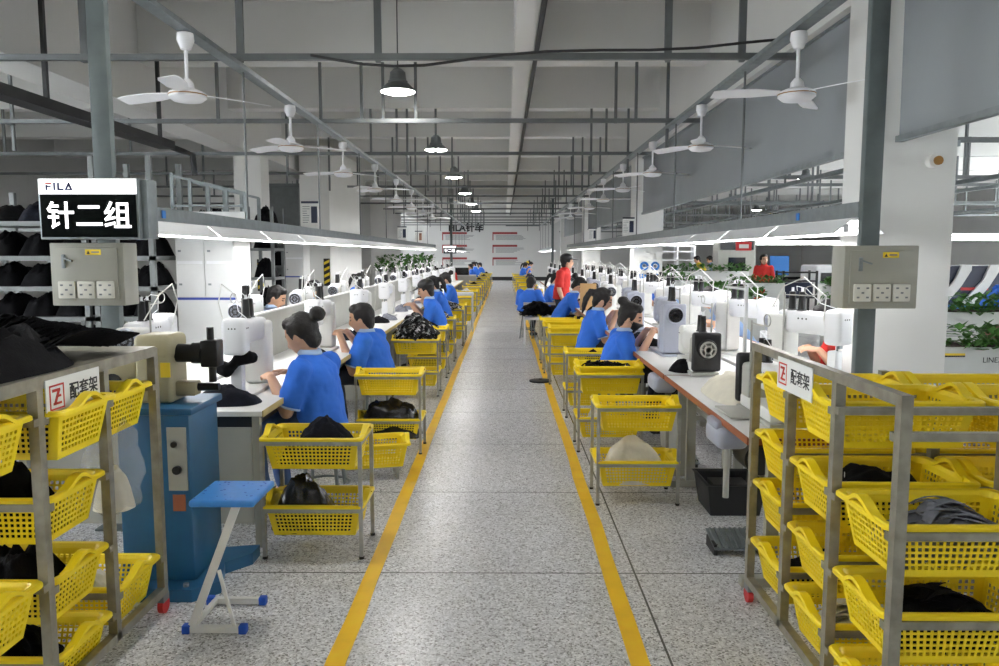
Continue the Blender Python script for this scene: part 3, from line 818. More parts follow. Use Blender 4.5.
heap((xb, 2.7875, floor_of(.535)), 'white_tag_paper', 'few white scraps in the lower middle basket of the right rack', 'scraps', .12, .10, .03, 'whitecloth', 5)
for k, (dx, dy, dz) in enumerate(((-.12,-.11,.145),(-.05,-.115,.10),(.04,-.112,.12),(.11,-.112,.13),(-.15,-.05,.165),(.15,-.11,.09))):
    tag(MB().rb((0,0,0), (.022,.002,.016), .001).build('paper_tag', 'paper', loc=(xb+dx, 2.7875+dy, .80-.162+dz), rz=.3*k), 'small white tag pinned on the black fabric in the right rack', 'tag', 'white tags on the black fabric')

# ---- left rack
YL = [2.04, 2.46, 2.88, 3.30]; LL = [[1.075, .52], [1.07, .775, .49, .215], [1.045, .275]]
lr = make_rack(XLK, -1, YL, .58, LL, 1.195, 'tall steel basket rack on casters at the left foreground', 'red')
rack_plate(lr, .003, YL[1]-2.67+.025, YL[1]-2.67+.36, 1.185, 1)
MB().box(-.60, -.0, YL[0]-2.67, YL[3]-2.67, 1.195, 1.203).build('top_shelf', 'rack', lr)
xl = XLK - BL/2 - .0
for i in range(3):
    yc = (YL[i]+YL[i+1])/2
    nm = {2: ['top', 'bottom'], 1: LV, 0: ['top', 'lower middle']}[len(LL[i]) if False else (1 if i == 1 else (2 if i == 2 else 0))]
    for j, z in enumerate(LL[i]):
        basket((xl + (.055 if (i, j) == (1, 0) else 0), yc, z-.005-.157), 0, 'yellow basket on the %s level of the left rack, %s' % (nm[j], BAY[i]), 'yellow baskets in the left rack')
for i, j, h in ((1,0,.13),(1,1,.22),(1,2,.24),(1,3,.20),(2,0,.16),(0,1,.15)):
    z = LL[i][j]; yc = (YL[i]+YL[i+1])/2
    heap((xl-.01, yc, floor_of(z)), 'fabric_bundle', 'black fabric in the %s basket of the left rack, %s' % ((['top', 'bottom'] if i == 2 else ['top', 'lower middle'] if i == 0 else LV)[j], BAY[i]), 'fabric', .42, .255, h, 'blackcloth', 3+j, power=4, group='black fabric in the left rack')
heap((xl+.02, 3.09, floor_of(.275)), 'plastic_packet', 'white wrapped packet in the bottom basket at the end of the left rack', 'packet', .40, .22, .18, 'whitecloth', 6, power=4)
# clear bag hanging at the end of the rack
mb = MB(); mb.loft([(0,0,0,.02,.02),(0,0,-.05,.05,.05),(.0,.0,-.14,.10,.09),(0,.01,-.30,.125,.10),(0,0,-.42,.11,.10),(0,0,-.47,.04,.04)], 20)
me = remesh(mb, 'clear_bag', .012, 2, 'clear', .022, 9, 3)
t = link(me, 'hanging_bag', None, (-1.62, 3.10, 1.0)); tag(t, 'clear plastic bag hanging in the end of the left rack', 'bag')
link(heap_mesh('bag_filling', .16, .13, .16, 4, 'cream'), 'filling', t, (0, 0, -.45))
mb = MB(); mb.cyl((0,0,-.01),(0,0,.022), .012); mb.build('tied_neck', 'clear', t)
# folded black strips and loose black fabric on the shelf
mb = MB(); rnd = random.Random(21)
for k in range(34):
    a = k/33; y0 = rnd.uniform(-.02, .02); x0 = -.16 + .30*a; n = 10; vs = []
    for i in range(n):
        t_ = i/(n-1); y = -.26 + .50*t_ + y0; z = .012 + (.12 + rnd.uniform(-.012, .012))*(1-.45*a)*(math.sin(min(1, t_*1.6+.12)*PI/2)) * (1 - .75*max(0, t_-.45)/.55) + .01
        x = x0 + .10*t_
        for s in (-1, 1):
            for d in (0, .006): vs.append((x + s*.055, y, max(.003, z + s*.025 + d)))
    fs = []
    for i in range(n-1):
        o = i*4
        for q in ((0,1,5,4),(1,3,7,5),(3,2,6,7),(2,0,4,6)): fs.append([o+j for j in q])
    fs += [(0,2,3,1), tuple((n-1)*4+j for j in (0,1,3,2))]
    mb.add(vs, fs)
o = mb.build('folded_strips', 'blackcloth', None, (-1.80, 2.90, 1.206)); tag(o, 'bundle of black folded strips on top of the left rack', 'fabric', None, 'stuff')
heap((-1.80, 2.44, 1.204), 'fabric_bundle', 'loose black fabric on the near end of the left rack shelf', 'fabric', .56, .86, .17, 'blackcloth', 8, rough=.5, power=4, freq=11)

# ---- blue folding stool
def make_stool():
    t = thing('folding_stool', 'blue topped folding stool with pale legs on the floor beside the press', 'stool', (-1.22, 3.25, 0)); H = .565
    s = MB().rb((.045, 0, H), (.275, .30, .03), .012, 3).build('seat', 'blue', t)
    mb = MB(); rnd = random.Random(5)
    for k in range(26):
        x, y = rnd.uniform(-.08, .16), rnd.uniform(-.13, .13); mb.cyl((x, y, H+.0145), (x, y, H+.0158), rnd.uniform(.003, .007), n=6)
    mb.build('speckles', 'bluedark', s)
    MB().bar((-.105, -.135, .02), (.095, -.10, H-.012), .034, .014, up=(0,1,0)).build('leg', 'offwhite', t)
    MB().bar((.075, -.13, .03), (.015, -.12, .27), .014, .010, up=(0,1,0)).build('brace', 'offwhite', t)
    MB().bar((-.105, -.125, .02), (-.10, .125, .02), .02, .02).build('side_bar', 'offwhite', t)
    MB().bar((.095, -.10, H-.022), (.075, .12, H-.022), .03, .014).build('crossbar', 'offwhite', t)
    MB().bar((.09, .13, .02), (.085, .11, H-.022), .016, .012).build('rear_leg', 'offwhite', t) if False else None
    for y in (-.135, .135):
        f = MB().bar((-.115, y, .018), (.105, y, .018), .026, .026).build('foot_bar', 'offwhite', t)
        for x in (-.125, .115): MB().rb((x, y, .019), (.034, .038, .038), .006).build('foot_cap', 'bluedark', f)
    return t
make_stool()

# ---- blue press machine
t = thing('press_machine', 'blue cabinet press with a beige head and black arm beside the left rack', 'machine', (-1.60, 3.72, 0))
mb = MB(); mb.prism([(-.30,-.32),(.16,-.32),(.26,-.22),(.20,.0),(.30,.12),(.30,.24),(.10,.20),(-.30,.20)], 0, .06); mb.build('base_plate', 'machineblue', t)
MB().rb((-.03,-.04,.46), (.34,.36,.80), .012).build('cabinet', 'machineblue', t)
MB().rb((-.09,-.04,.875), (.50,.40,.035), .008).build('top_plate', 'machineblue', t)
p = MB().box(.035,.125,-.225,-.22,.50,.80).build('control_plate', 'greybox', t); p['label'] = 'pale control plate with a knob and a button'
MB().cyl((.068,-.225,.72),(.068,-.235,.72),.014).build('button', 'black', p); MB().cyl((.08,-.225,.60),(.08,-.243,.60),.020).build('knob', 'black', p)
MB().box(.05,.11,-.222,-.2205,.40,.48).build('rust_label', 'brownedge', t)
mb = MB(); mb.rb((-.06,-.03,1.055),(.17,.20,.325),.02,3); mb.rb((-.06,-.03,1.16),(.18,.21,.12),.03,3); mb.build('frame_head', 'beige', t)
MB().rb((-.24,-.02,.995),(.20,.18,.20),.02,3).build('rear_housing', 'beige', t)
mb = MB(); mb.cyl((-.03,-.04,1.125),(.15,-.04,1.125),.045,n=20); mb.cyl((.10,-.04,1.125),(.15,-.04,1.125),.052,n=20); mb.build('upper_arm', 'oilblack', t)
mb = MB(); mb.rb((.19,-.04,1.125),(.085,.09,.13),.01); mb.cyl((.185,-.04,1.18),(.185,-.04,1.25),.017); mb.cyl((.19,-.04,1.10),(.19,-.04,.985),.018); mb.build('ram_head', 'oilblack', t)
mb = MB(); mb.rb((.06,-.04,.955),(.12,.08,.07),.012); mb.build('lower_bracket', 'beige', t)
MB().cyl((.07,-.04,.96),(.22,-.04,.96),.022,.018).build('lower_arm', 'oilblack', t)
MB().box(-.02,.025,-.1365,-.13,1.02,1.09).build('rating_plate', 'warn', t)
MB().cyl((-.26,-.115,.99),(-.26,-.105,.99),.045).build('vent_disc', 'black', t)
for x in (-.26, .12): MB().cyl((x,-.28,.06),(x,-.28,.075),.014,n=8).build('anchor_bolt', 'steel', t)

# ================================================================== SEWING TABLES AND MACHINES
TL = 1.84
def make_table(edge, w, tlegs):
    """local: +x is away from the operator, origin at the operator edge, y runs along"""
    t = thing('sewing_table', 'white sewing table', 'table')
    MB().rb((w/2, TL/2, .745), (w, TL, .03), .004).build('tabletop', 'laminate', t)
    MB().box(-.006, .0, .0, TL, .728, .762).build('edge_strip', edge, t)
    MB().box(.0, w, -.006, .0, .728, .758).build('edge_strip', edge, t)
    if tlegs:
        for y in (.12, TL-.12):
            l = MB().box(.13, .19, y-.02, y+.02, .05, .73).build('leg', 'greybox', t)
            MB().box(.02, w-.03, y-.025, y+.025, .005, .05).build('foot_bar', 'greybox', l)
            MB().box(w-.16, w-.10, y-.02, y+.02, .05, .73).build('leg', 'greybox', t)
        MB().box(w-.145, w-.115, .14, TL-.14, .30, .34).build('stretcher', 'greybox', t)
    else:
        for y in (.03, TL-.03):
            for x in (.04, w-.04): MB().box(x-.02, x+.02, y-.02, y+.02, 0, .73).build('leg', 'greybox', t)
        [MB().box(.08, w-.08, q-.01, q+.01, .12, .66).build('side_panel', 'greybox', t) for q in (.06, TL-.06)]
        MB().box(.06, w-.06, .06, TL-.06, .66, .73).build('drawer_box', 'black', t)
    return t
tabL = Proto(make_table('tableedge', .62, False)); tabR = Proto(make_table('brownedge', .62, True))

def make_machine(kind):
    """local: arm along x (needle head at -x), operator at -y, origin on the table top"""
    t = thing('sewing_machine', 'white sewing machine', 'machine')
    hd = {'white': 'white', 'grey': 'lav', 'flat': 'offwhite'}[kind]; bd = {'white': 'offwhite', 'grey': 'lav', 'flat': 'greyside'}[kind]
    MB().rb((.02,0,.012), (.54,.19,.024), .006).build('bed_plate', bd, t)
    if kind == 'flat':
        MB().rb((.02,0,.055), (.48,.17,.062), .01).build('bed', 'offwhite', t); zh, post = .10, None
    else:
        MB().rb((-.20,0,.12), (.062,.07,.195), .01).build('work_post', 'white', t)
    up = 0 if kind != 'flat' else -.16
    w = {'white': .15, 'grey': .19, 'flat': .16}[kind]; hb = .42+up
    b = MB().rb((.20, 0, .024+(hb-.024)/2), (.15, w, hb-.024), .025, 3).build('body', bd, t)
    MB().rb((0, 0, .375+up), (.42, .12, .14), .03, 3).build('arm', hd, t)
    h = MB().rb((-.215, 0, .36+up), (.12, .14, .215), .03, 3).build('head', hd, t)
    mb = MB()
    for k in range(3): mb.cyl((-.2755,-.018+.018*k,.41+up),(-.2765,-.018+.018*k,.41+up),.0045,n=8); 
    for k in range(3): mb.cyl((-.235+.018*k,-.0705,.41+up),(-.235+.018*k,-.0715,.41+up),.0045,n=8)
    for k in range(3): mb.cyl((-.03+.03*k,.0605,.40+up),(-.03+.03*k,.0615,.40+up),.006,n=8)
    mb.build('emblem_dots', 'blackink', h)
    mb = MB(); mb.cyl((-.215,0,.26+up),(-.215,0,.215),.006,n=8) if kind != 'flat' else mb.cyl((-.215,0,.1),(-.215,0,.095),.006,n=8)
    mb.cb((-.215,-.02,.245+up*.8),(.02,.03,.03)); mb.build('needle_bar', 'steel', t)
    wcol = {'white': 'lav', 'grey': 'lav', 'flat': 'black'}[kind]
    if kind == 'flat': MB().rb((.295,0,.17),(.05,.20,.27),.02,3).build('motor_cover', 'black', t); xe = .32; zc = .19
    elif kind == 'grey': MB().rb((.29,0,.235),(.035,.185,.40),.015,3).build('end_cover', 'lav', t); xe = .307; zc = .345
    else: xe = .275; zc = .35+up
    wh = MB(); wh.cyl((xe,0,zc),(xe+.028,0,zc),.07,.064,n=28)
    wh = wh.build('handwheel', wcol, t)
    mb = MB()
    for r in (.052, .024):
        mb.lathe([(r-.006,0),(r-.006,.003),(r+.006,.003),(r+.006,0)], n=24, T=Matrix.Translation((xe+.028,0,zc)) @ Matrix.Rotation(PI/2, 4, 'Y'))
    for k in range(6):
        a = k*PI/3; mb.cyl((xe+.030,.028*math.cos(a),zc+.028*math.sin(a)),(xe+.030,.047*math.cos(a),zc+.047*math.sin(a)),.004,n=6)
    mb.build('wheel_rings', 'black' if kind != 'flat' else 'greyside', wh)
    s = MB(); s.cyl((.13,.075,.0),(.13,.075,.56+up*.4),.006,n=8); s.cyl((.13,.075,.545+up*.4),(-.06,.06,.545+up*.4),.004,n=6)
    s.tube([(-.06+.05*math.cos(a),.06,.545+up*.4+.03+.03*math.sin(a)) for a in [k*PI/6 for k in range(13)]], .003, 6)
    s = s.build('thread_stand', 'cart', t)
    for k in range(2):
        x = .04+.075*k
        sp = MB().lathe([(.030,0),(.030,.006),(.024,.01),(.019,.115),(.021,.118),(.008,.12)], (x,.02,.446+up), 14).build('spool', 'black', t)
        MB().cyl((x,.02,.44+up),(x,.02,.447+up),.034,n=14).build('spool_seat', 'white', sp)
        MB().cyl((x,.02,.565+up),(x,.02,.59+up),.008,n=8).build('spool_tip', 'white', sp)
    mb = MB(); mb.tube([(.08,.02,.57+up),(.06,.05,.60+up),(-.02,.06,.59+up),(-.10,.02,.50+up),(-.18,-.06,.46+up)], .0025, 5); mb.build('thread', 'white', s)
    mb = MB(); mb.tube([(-.17,.075,.40+up),(-.20,.10,.55+up),(-.06,.13,.66+up),(.10,.12,.60+up),(.22,.08,.46+up)], .004, 6); mb.build('hose', 'offwhite', t) if kind == 'white' else None
    return t
mW, mG, mF = Proto(make_machine('white')), Proto(make_machine('grey')), Proto(make_machine('flat'))
XTL, XTR = -1.298, 1.122
LT0, RT0 = 4.06, 3.47; NT = 11; PIT = 1.87
NR = ORD
def partition(x, y, label):
    t = thing('partition_board', label, 'partition', (x, y, 0), 0, 'grey boards between the table rows')
    MB().box(-.012, .012, .02, TL-.02, .70, 1.12).build('board', 'greyside', t)
    MB().box(-.016, .016, .02, TL-.02, 1.12, 1.135).build('cap_rail', 'offwhite', t)
    for y_ in (.05, TL-.05): MB().box(-.012, .012, y_-.015, y_+.015, 0, .70).build('leg', 'greybox', t)
for side, X, T0, sg, tab in (('left', XTL, LT0, -1, tabL), ('right', XTR, RT0, 1, tabR)):
    for k in range(NT):
        y = T0 + PIT*k
        if sg > 0: tab((X, y, 0), 0, NR[k]+' white sewing table from the camera in the right front row', 'sewing tables')
        else:      tab((X, y+TL, 0), PI, NR[k]+' white sewing table from the camera in the left front row', 'sewing tables')
        xp = X + sg*.645
        if sg < 0 and k > 0: partition(xp, y, NR[k]+' grey partition board from the camera along the %s line' % side)
        xb_ = X + sg*1.29
        if sg > 0: tab((xb_, y+TL, 0), PI, NR[k]+' white sewing table from the camera in the right back row', 'sewing tables')
        else:      tab((xb_, y, 0), 0, NR[k]+' white sewing table from the camera in the left back row', 'sewing tables')
        # front machines
        if side == 'left':
            mW((X-.27, y+.62, .76), PI/2, NR[k]+' white sewing machine from the camera in the left front row', 'sewing machines')
            if not (k == 0): mW((X-.99, y+.9, .76), -PI/2, NR[k]+' white sewing machine from the camera in the left back row', 'sewing machines')
        else:
            pr = (mF, mG, mW)[0 if k == 0 else 1 if k in (1, 2, 4) else 2]
            if k == 0: mF((X+.25, y+.42, .76), PI/2, 'pale flat bed sewing machine partly behind the right rack', 'sewing machines')
            else: pr((X+.27, y+1.22, .76), -PI/2, NR[k]+' sewing machine from the camera in the right front row', 'sewing machines')
            o_ = mW((X+.88, 5.05+1.3*k, .76), PI/2+.5, NR[k]+' white sewing machine from the camera in the right back row', 'sewing machines'); o_.scale = (1.05,)*3
mF((XTR+.27, RT0+PIT+.22, .76), -PI/2, 'flat sewing machine with a black motor end and grey wheel on the right table', 'sewing machines')
mW((-2.15, 4.62, .76), -PI/2, 'white sewing machine with a round wheel behind the beige press head', 'sewing machines')
# ================================================================== PEOPLE
def head_verts(Rm, ctr, nu=36, nv=26, s=1.0):
    """a head with brow, nose, lips, chin; local +y is the face"""
    vs = []
    def P(t, u):
        d = V((math.cos(t)*math.sin(u), math.cos(t)*math.cos(u), math.sin(t)))
        x, y, z = .073*d.x, .090*d.y, .117*d.z
        k = max(0, -z/.117)
        x *= 1 - .30*k**1.5
        if y < 0: y *= 1 - .35*max(0, k-.1); z *= 1.0
        else: y += .012*k**2
        if y > .02:
            y += .024*math.exp(-(x/.013)**2 - ((z+.024)/.020)**2) + .008*math.exp(-(x/.010)**2 - ((z-.005)/.022)**2)
            y -= .007*(math.exp(-((abs(x)-.031)/.014)**2 - ((z-.008)/.010)**2))
            y += .004*math.exp(-(x/.020)**2 - ((z+.062)/.008)**2) + .007*math.exp(-(x/.018)**2 - ((z+.098)/.014)**2)
            y += .003*math.exp(-((abs(x)-.03)/.02)**2 - ((z-.030)/.008)**2)
        return V((x, y, z))*s
    vs.append(P(-PI/2, 0))
    for j in range(1, nv):
        for i in range(nu): vs.append(P(-PI/2 + PI*j/nv, 2*PI*i/nu))
    vs.append(P(PI/2, 0))
    e = len(vs)-1
    fs = [(0, 1+i, 1+(i+1)%nu) for i in range(nu)]
    for j in range(nv-2): fs += [(1+j*nu+i, 1+(j+1)*nu+i, 1+(j+1)*nu+(i+1)%nu, 1+j*nu+(i+1)%nu) for i in range(nu)]
    o = 1+(nv-2)*nu; fs += [(o+i, e, o+(i+1)%nu) for i in range(nu)]
    return [ctr + Rm @ v for v in vs], fs

def hand(mb, wrist, d, n, side, curl=.5):
    """palm, four unequal bent fingers, side thumb. d: toward the fingers, n: palm normal, side: +1 right hand"""
    d = V(d).normalized(); n = V(n); n = (n - d*n.dot(d)).normalized(); a = d.cross(n)*side
    T = Matrix((a, d, n)).transposed().to_4x4(); T.translation = V(wrist)
    mb.ell((0, .045, 0), (.040, .052, .017), T, 14, 10)
    for k, (x, L) in enumerate(((-.029,.062),(-.010,.074),(.010,.078),(.028,.068))):
        p = [V((x*.9, .075, 0))]; ang = .25*curl
        for q, f in enumerate((.45, .32, .23)):
            p.append(p[-1] + V((x*.12*f, math.cos(ang)*L*f, math.sin(ang)*L*f))); ang += .75*curl
        mb.limb([T @ q for q in p], [.0100, .0095, .0088, .0080], 8)
    p = [V((-.026, .022, .004)) , V((-.050, .045, .014)), V((-.056, .068, .026)), V((-.050, .086, .036))]
    if side: p = [V((-q.x if False else q.x, q.y, q.z)) for q in p]
    p = [V((-q.x, q.y, q.z)) for q in p]
    mb.limb([T @ q for q in p], [.0125, .0115, .0100, .0085], 8)

HS = 1.10
def make_person(pose='sew', hair='bun', shirt='shirt', lean=.10, headpitch=.45, headyaw=0.0, hand_z=.86, hand_y=.46, hand_x=.05, elbow_out=.0, voxel=.008, build=1.0, pants='trousers', mask=False, stand=False, turn=0.0, drop=.05, seed=0):
    """local +y is the facing direction; origin on the floor below the hips"""
    g = build
    hz = .56 if not stand else .86
    SL = .46 - drop
    def sp(t): return V((0, lean*t**1.4*2.0, hz + SL*t))          # spine curve 0..1
    neck, chest = sp(1.0), sp(.72)
    mb = MB()
    rings = []
    for t, rx, ry in ((-.16,.10,.08),(-.08,.150,.105),(.02,.160,.110),(.2,.142,.098),(.42,.138,.094),(.66,.152,.102),(.84,.155,.092),(.95,.115,.072),(1.02,.060,.058)):
        p = sp(max(t, 0)); z = hz + SL*t; rings.append((0, p.y, z, rx*g, ry*g))
    mb.loft(rings, 22)
    hc = neck + V((0, .050 + .035*headpitch, .140 - .02*headpitch))
    mb.limb([neck - V((0,.0,.03)), neck + V((0,.022,.07)), hc + V((0,-.018,-.04))], [.056, .050, .052], 14)
    Rh = (Matrix.Rotation(headyaw, 3, 'Z') @ Matrix.Rotation(-headpitch, 3, 'X'))
    hv, hf = head_verts(Rh, hc, s=HS); mb.add(hv, hf)
    for s in (-1, 1): mb.ell((0,0,0), (.011,.021,.031), Matrix.Translation(hc + Rh @ V((s*.080, -.006, -.012))) @ Rh.to_4x4(), 10, 8)
    sh = {}
    for s in (-1, 1):
        S0 = sp(.86) + V((s*.165*g, -.01, .0)); E = S0 + V((s*(.05+elbow_out), .06 + lean*.3, -.25)); W = V((s*(hand_x+.055), hand_y - .075, hand_z - .01))
        if pose == 'hang': E = S0 + V((s*.04, -.01, -.27)); W = E + V((s*.01, .09, -.22))
        Hd = (V((s*hand_x*.35, hand_y+.05, hand_z)) - W).normalized()
        if pose == 'hang': Hd = V((0,.25,-1))
        mb.limb([S0, (S0+E)/2, E, E + (W-E)*.3, W], [.050*g, .048*g, .041, .042, .027], 14)
        hand(mb, W + Hd*.008, Hd, (-s*.55, .1, -.85) if pose != 'hang' else (-s, 0, 0), s, .7)
        sh[s] = (S0, E)
        if not stand: J = [V((s*.085,.03,hz-.02)), V((s*.105,.23,.545)), V((s*.115,.43,.515)), V((s*.115,.40,.30)), V((s*.115,.37,.09))]
        else: J = [V((s*.085,.0,hz-.02)), V((s*.09,.02,.66)), V((s*.09,.03,.47)), V((s*.09,.01,.28)), V((s*.09,-.01,.09))]
        mb.limb(J, [.082, .072, .056, .050, .036], 14)
        A = J[-1]; mb.limb([A, A + V((0,.05,-.045)), A + V((0,.14,-.062))], [.034, .032, .024], 10)
    body = remesh(mb, 'person', voxel, 3, 'skin')
    body.materials.append(M['lips']); body.materials.append(M['eye'])
    Ri = Rh.transposed(); idx = [0]*len(body.polygons)
    for i, p in enumerate(body.polygons):
        q = Ri @ (p.center - hc)/HS
        if q.y > .045 and abs(q.z) < .1:
            ax = abs(q.x)
            if abs(q.z+.062) < .0065 and ax < .020: idx[i] = 1
            elif abs(ax-.031) < .013 and abs(q.z-.006) < .0052: idx[i] = 2
            elif abs(ax-.032) < .018 and abs(q.z-.030-.004*(ax<.04)) < .0042: idx[i] = 2
    body.polygons.foreach_set('material_index', idx)
    root = link(body, 'person'); tag(root, 'person', 'person')
    # shirt
    mb = MB(); rings = []
    for t, rx, ry in ((-.12,.185,.140),(-.04,.190,.146),(.08,.184,.140),(.25,.174,.132),(.45,.172,.128),(.66,.182,.130),(.84,.180,.116),(.95,.140,.094),(1.02,.086,.076),(1.06,.072,.066)):
        p = sp(max(t, 0)); rings.append((0, p.y, hz + SL*t, rx*g, ry*g))
    mb.loft(rings, 24)
    for s in (-1, 1):
        S0, E = sh[s]; c = S0.lerp(E, .86)
        mb.ell(S0, .074*g, nu=14, nv=10); mb.cyl(S0, c, .073*g, .074*g, 18)
    link(remesh(mb, 'polo_shirt', max(voxel, .009)*1.2, 4, shirt, .010, 9, seed), 'polo_shirt', root)
    trim = 'shirttrim' if shirt in ('shirt', 'greyshirt') else shirt
    for s in (-1, 1):
        S0, E = sh[s]; dd = (E-S0).normalized(); c = S0.lerp(E, .86); MB().cyl(c - dd*.004, c + dd*.008, .0755*g, .0745*g, 20).build('sleeve_hem', trim, root)
    n0 = sp(1.0); prof = [(.066,.030),(.074,.022),(.076,.030),(.066,.052),(.060,.056),(.056,.046)]
    MB().lathe(prof, (n0.x, n0.y+.010, n0.z-.006), 22).build('collar', trim, root)
    # trousers
    mb = MB(); mb.loft([(0,.0,hz-.10,.12,.09),(0,0,hz-.05,.168*g,.122),(0,0,hz+.03,.170*g,.122),(0,0,hz+.06,.15,.11)], 20)
    for s in (-1, 1):
        if not stand: J = [V((s*.085,.02,hz-.02)), V((s*.105,.23,.545)), V((s*.115,.43,.515)), V((s*.115,.40,.30)), V((s*.115,.37,.12))]
        else: J = [V((s*.085,.0,hz-.02)), V((s*.09,.02,.66)), V((s*.09,.03,.47)), V((s*.09,.01,.28)), V((s*.09,-.01,.10))]
        mb.limb(J, [.094, .084, .068, .060, .052], 14)
    link(remesh(mb, 'trousers', .013, 3, pants, .006, 8, seed+2), 'trousers', root)
    for s in (-1, 1):
        A = V((s*.115,.37,.09)) if not stand else V((s*.09,-.01,.09))
        m2 = MB(); m2.limb([A+V((0,-.02,-.045)), A+V((0,.06,-.048)), A+V((0,.15,-.058))], [.043, .042, .031], 12)
        me = remesh(m2, 'shoe', .010, 2, 'shoe')
        for v in me.vertices: v.co.z = max(v.co.z, .004)
        link(me, 'shoe', root)
    # hair
    mb = MB(); H = lambda x, y, z: hc + Rh @ V((x, y, z))*HS; RT = lambda p: Matrix.Translation(hc + Rh @ V(p)*HS) @ Rh.to_4x4() @ Matrix.Scale(HS, 4)
    cap = hair == 'cap'
    mb.ell((0,0,0), (.0835,.092,.098), RT((0,-.026,.030)), 24, 16)
    mb.ell((0,0,0), (.064,.042,.040), RT((0,.032,.086)), 16, 10)
    mb.ell((0,0,0), (.066,.045,.070), RT((0,-.055,-.035)), 16, 10)
    for s in (-1, 1): mb.ell((0,0,0), (.014,.032,.050), RT((s*.070,.006,.030)), 12, 8)
    if hair == 'bun':
        mb.ell((0,0,0), (.050,.042,.046), RT((.0,-.152,.060)), 16, 10)
        mb.limb([H(0,-.09,.05), H(.0,-.13,.055)], [.03,.03], 10)
    elif hair == 'highbun': mb.ell((0,0,0), (.050,.050,.042), RT((0,-.105,.105)), 16, 10)
    elif hair == 'pony':
        mb.limb([H(0,-.095,.05), H(.0,-.150,.03), H(.0,-.165,-.06), H(0,-.15,-.16), H(0,-.14,-.20)], [.030,.036,.036,.026,.012], 12)
        mb.limb([H(.066,.045,.05), H(.074,.035,-.03), H(.07,.02,-.075)], [.016,.014,.008], 8); mb.limb([H(-.066,.045,.05), H(-.074,.035,-.03), H(-.07,.02,-.075)], [.016,.014,.008], 8)
    elif hair == 'long':
        for x in (-.06, -.02, .03, .06): mb.limb([H(x,-.05,.03), H(x*1.2,-.085,-.10), H(x*1.2,-.075,-.22)], [.045,.040,.022], 10)
    link(remesh(mb, 'hair', .010, 3, 'hair', .006, 26, seed+4), 'hair', root)
    if cap:
        mb = MB(); mb.ell((0,0,0), (.090,.104,.075), RT((0,-.016,.068)), 22, 12)
        vs = []
        for i in range(9):
            a = -.9 + 1.8*i/8
            for r, z in ((.085, .058), (.195, .035)):
                vs.append(H(r*math.sin(a)*.62*(1.25 if r < .1 else 1), .0 + r*math.cos(a), z)); 
        vs2 = [v + Rh @ V((0,0,-.006)) for v in vs]; n = len(vs)
        mb.add(vs + vs2, [(2*i,2*i+1,2*i+3,2*i+2) for i in range(8)] + [(n+2*i,n+2*i+2,n+2*i+3,n+2*i+1) for i in range(8)] + [(2*i+1,n+2*i+1,n+2*i+3,2*i+3) for i in range(8)])
        mb.build('cap', 'black', root)
    if hair == 'yellowcap':
        mb = MB(); mb.ell((0,0,0), (.092,.106,.080), RT((0,-.016,.064)), 22, 12); mb.build('cap', 'warn', root)
    if mask:
        hv2, hf2 = head_verts(Rh, hc, s=HS*1.055); keep = []
        for i, v in enumerate(hv2):
            q = Ri @ (v - hc)/HS; keep.append(q.y > .018 and -.118 < q.z < -.012 + .012*(q.y > .08))
        mb = MB(); mp = {}; 
        for f in hf2:
            if all(keep[i] for i in f):
                for i in f: mp.setdefault(i, len(mp))
        vs = [None]*len(mp)
        for i, j in mp.items(): vs[j] = hv2[i]
        mb.add(vs, [[mp[i] for i in f] for f in hf2 if all(keep[i] for i in f)])
        link(solid(mb.mesh('face_mask', 'black', ang=80), .004), 'face_mask', root)
        m2 = MB()
        for s in (-1, 1): m2.tube([H(s*.062,.045,-.045), H(s*.078,.01,-.02), H(s*.080,-.018,.0)], .002, 5)
        m2.build('mask_loop', 'black', root)
    return root

def make_seat():
    t = thing('work_stool', 'round black work stool', 'stool')
    MB().lathe([(.01,.445),(.15,.445),(.165,.455),(.165,.475),(.15,.485),(.01,.487)], n=24).build('seat', 'black', t)
    for k in range(4):
        a = PI/4 + k*PI/2; MB().cyl((.11*math.cos(a),.11*math.sin(a),.445),(.17*math.cos(a),.17*math.sin(a),0),.012,n=8).build('leg', 'steel', t)
    m = MB(); m.tube([(.15*math.cos(q*PI/10),.15*math.sin(q*PI/10),.18) for q in range(21)], .008, 6); m.build('foot_ring', 'steel', t)
    return t
seat = Proto(make_seat())
FL, FR = PI/2, -PI/2            # facing -x, facing +x
def place(root, x, y, rz, label, sit=True, group='sewing workers'):
    root.location = (x, y, 0); root.rotation_euler = (0, 0, rz); tag(root, label, 'person', group)
    if sit: seat((x, y, 0), rz + .3, 'black stool under the ' + label.replace('person ', 'person ', 1)[:60].rsplit(' ', 3)[0] if False else 'work stool of '+' '.join(label.split()[:13]), 'work stools')
    return root
# --- left front row
p1 = place(make_person(hair='bun', lean=.035, headpitch=.5, hand_z=.86, hand_y=.36, hand_x=.06, seed=1, voxel=.007, pants='denim'), -1.12, 4.68, FL-.3, 'person in a blue polo with dark bun sewing at the nearest left table')
p2 = place(make_person(hair='short', lean=.04, headpitch=.25, hand_z=.92, hand_y=.38, hand_x=.04, elbow_out=.02, build=1.15, drop=.12, headyaw=.1, seed=2, voxel=.007), -1.12, 6.72, FL-.15, 'person in a blue polo with short black hair sewing at the second left table')
p3 = place(make_person(hair='cap', lean=.06, headpitch=.25, hand_z=.92, hand_y=.44, seed=3, voxel=.010), -.90, 10.6, FL, 'person in a blue polo and black cap sewing in the left front row')
p4 = place(make_person(hair='pony', lean=.07, headpitch=.4, seed=4, voxel=.011), -.98, 12.7, FL, 'person in a blue polo with a ponytail sewing behind the capped one')
def more(src, x, y, rz, label, sit=True, group='sewing workers'):
    r = copy_tree(src, (x, y, 0), rz, label, group)
    if sit: seat((x, y, 0), rz+.3, 'work stool of '+' '.join(label.split()[:13]), 'work stools')
    return r
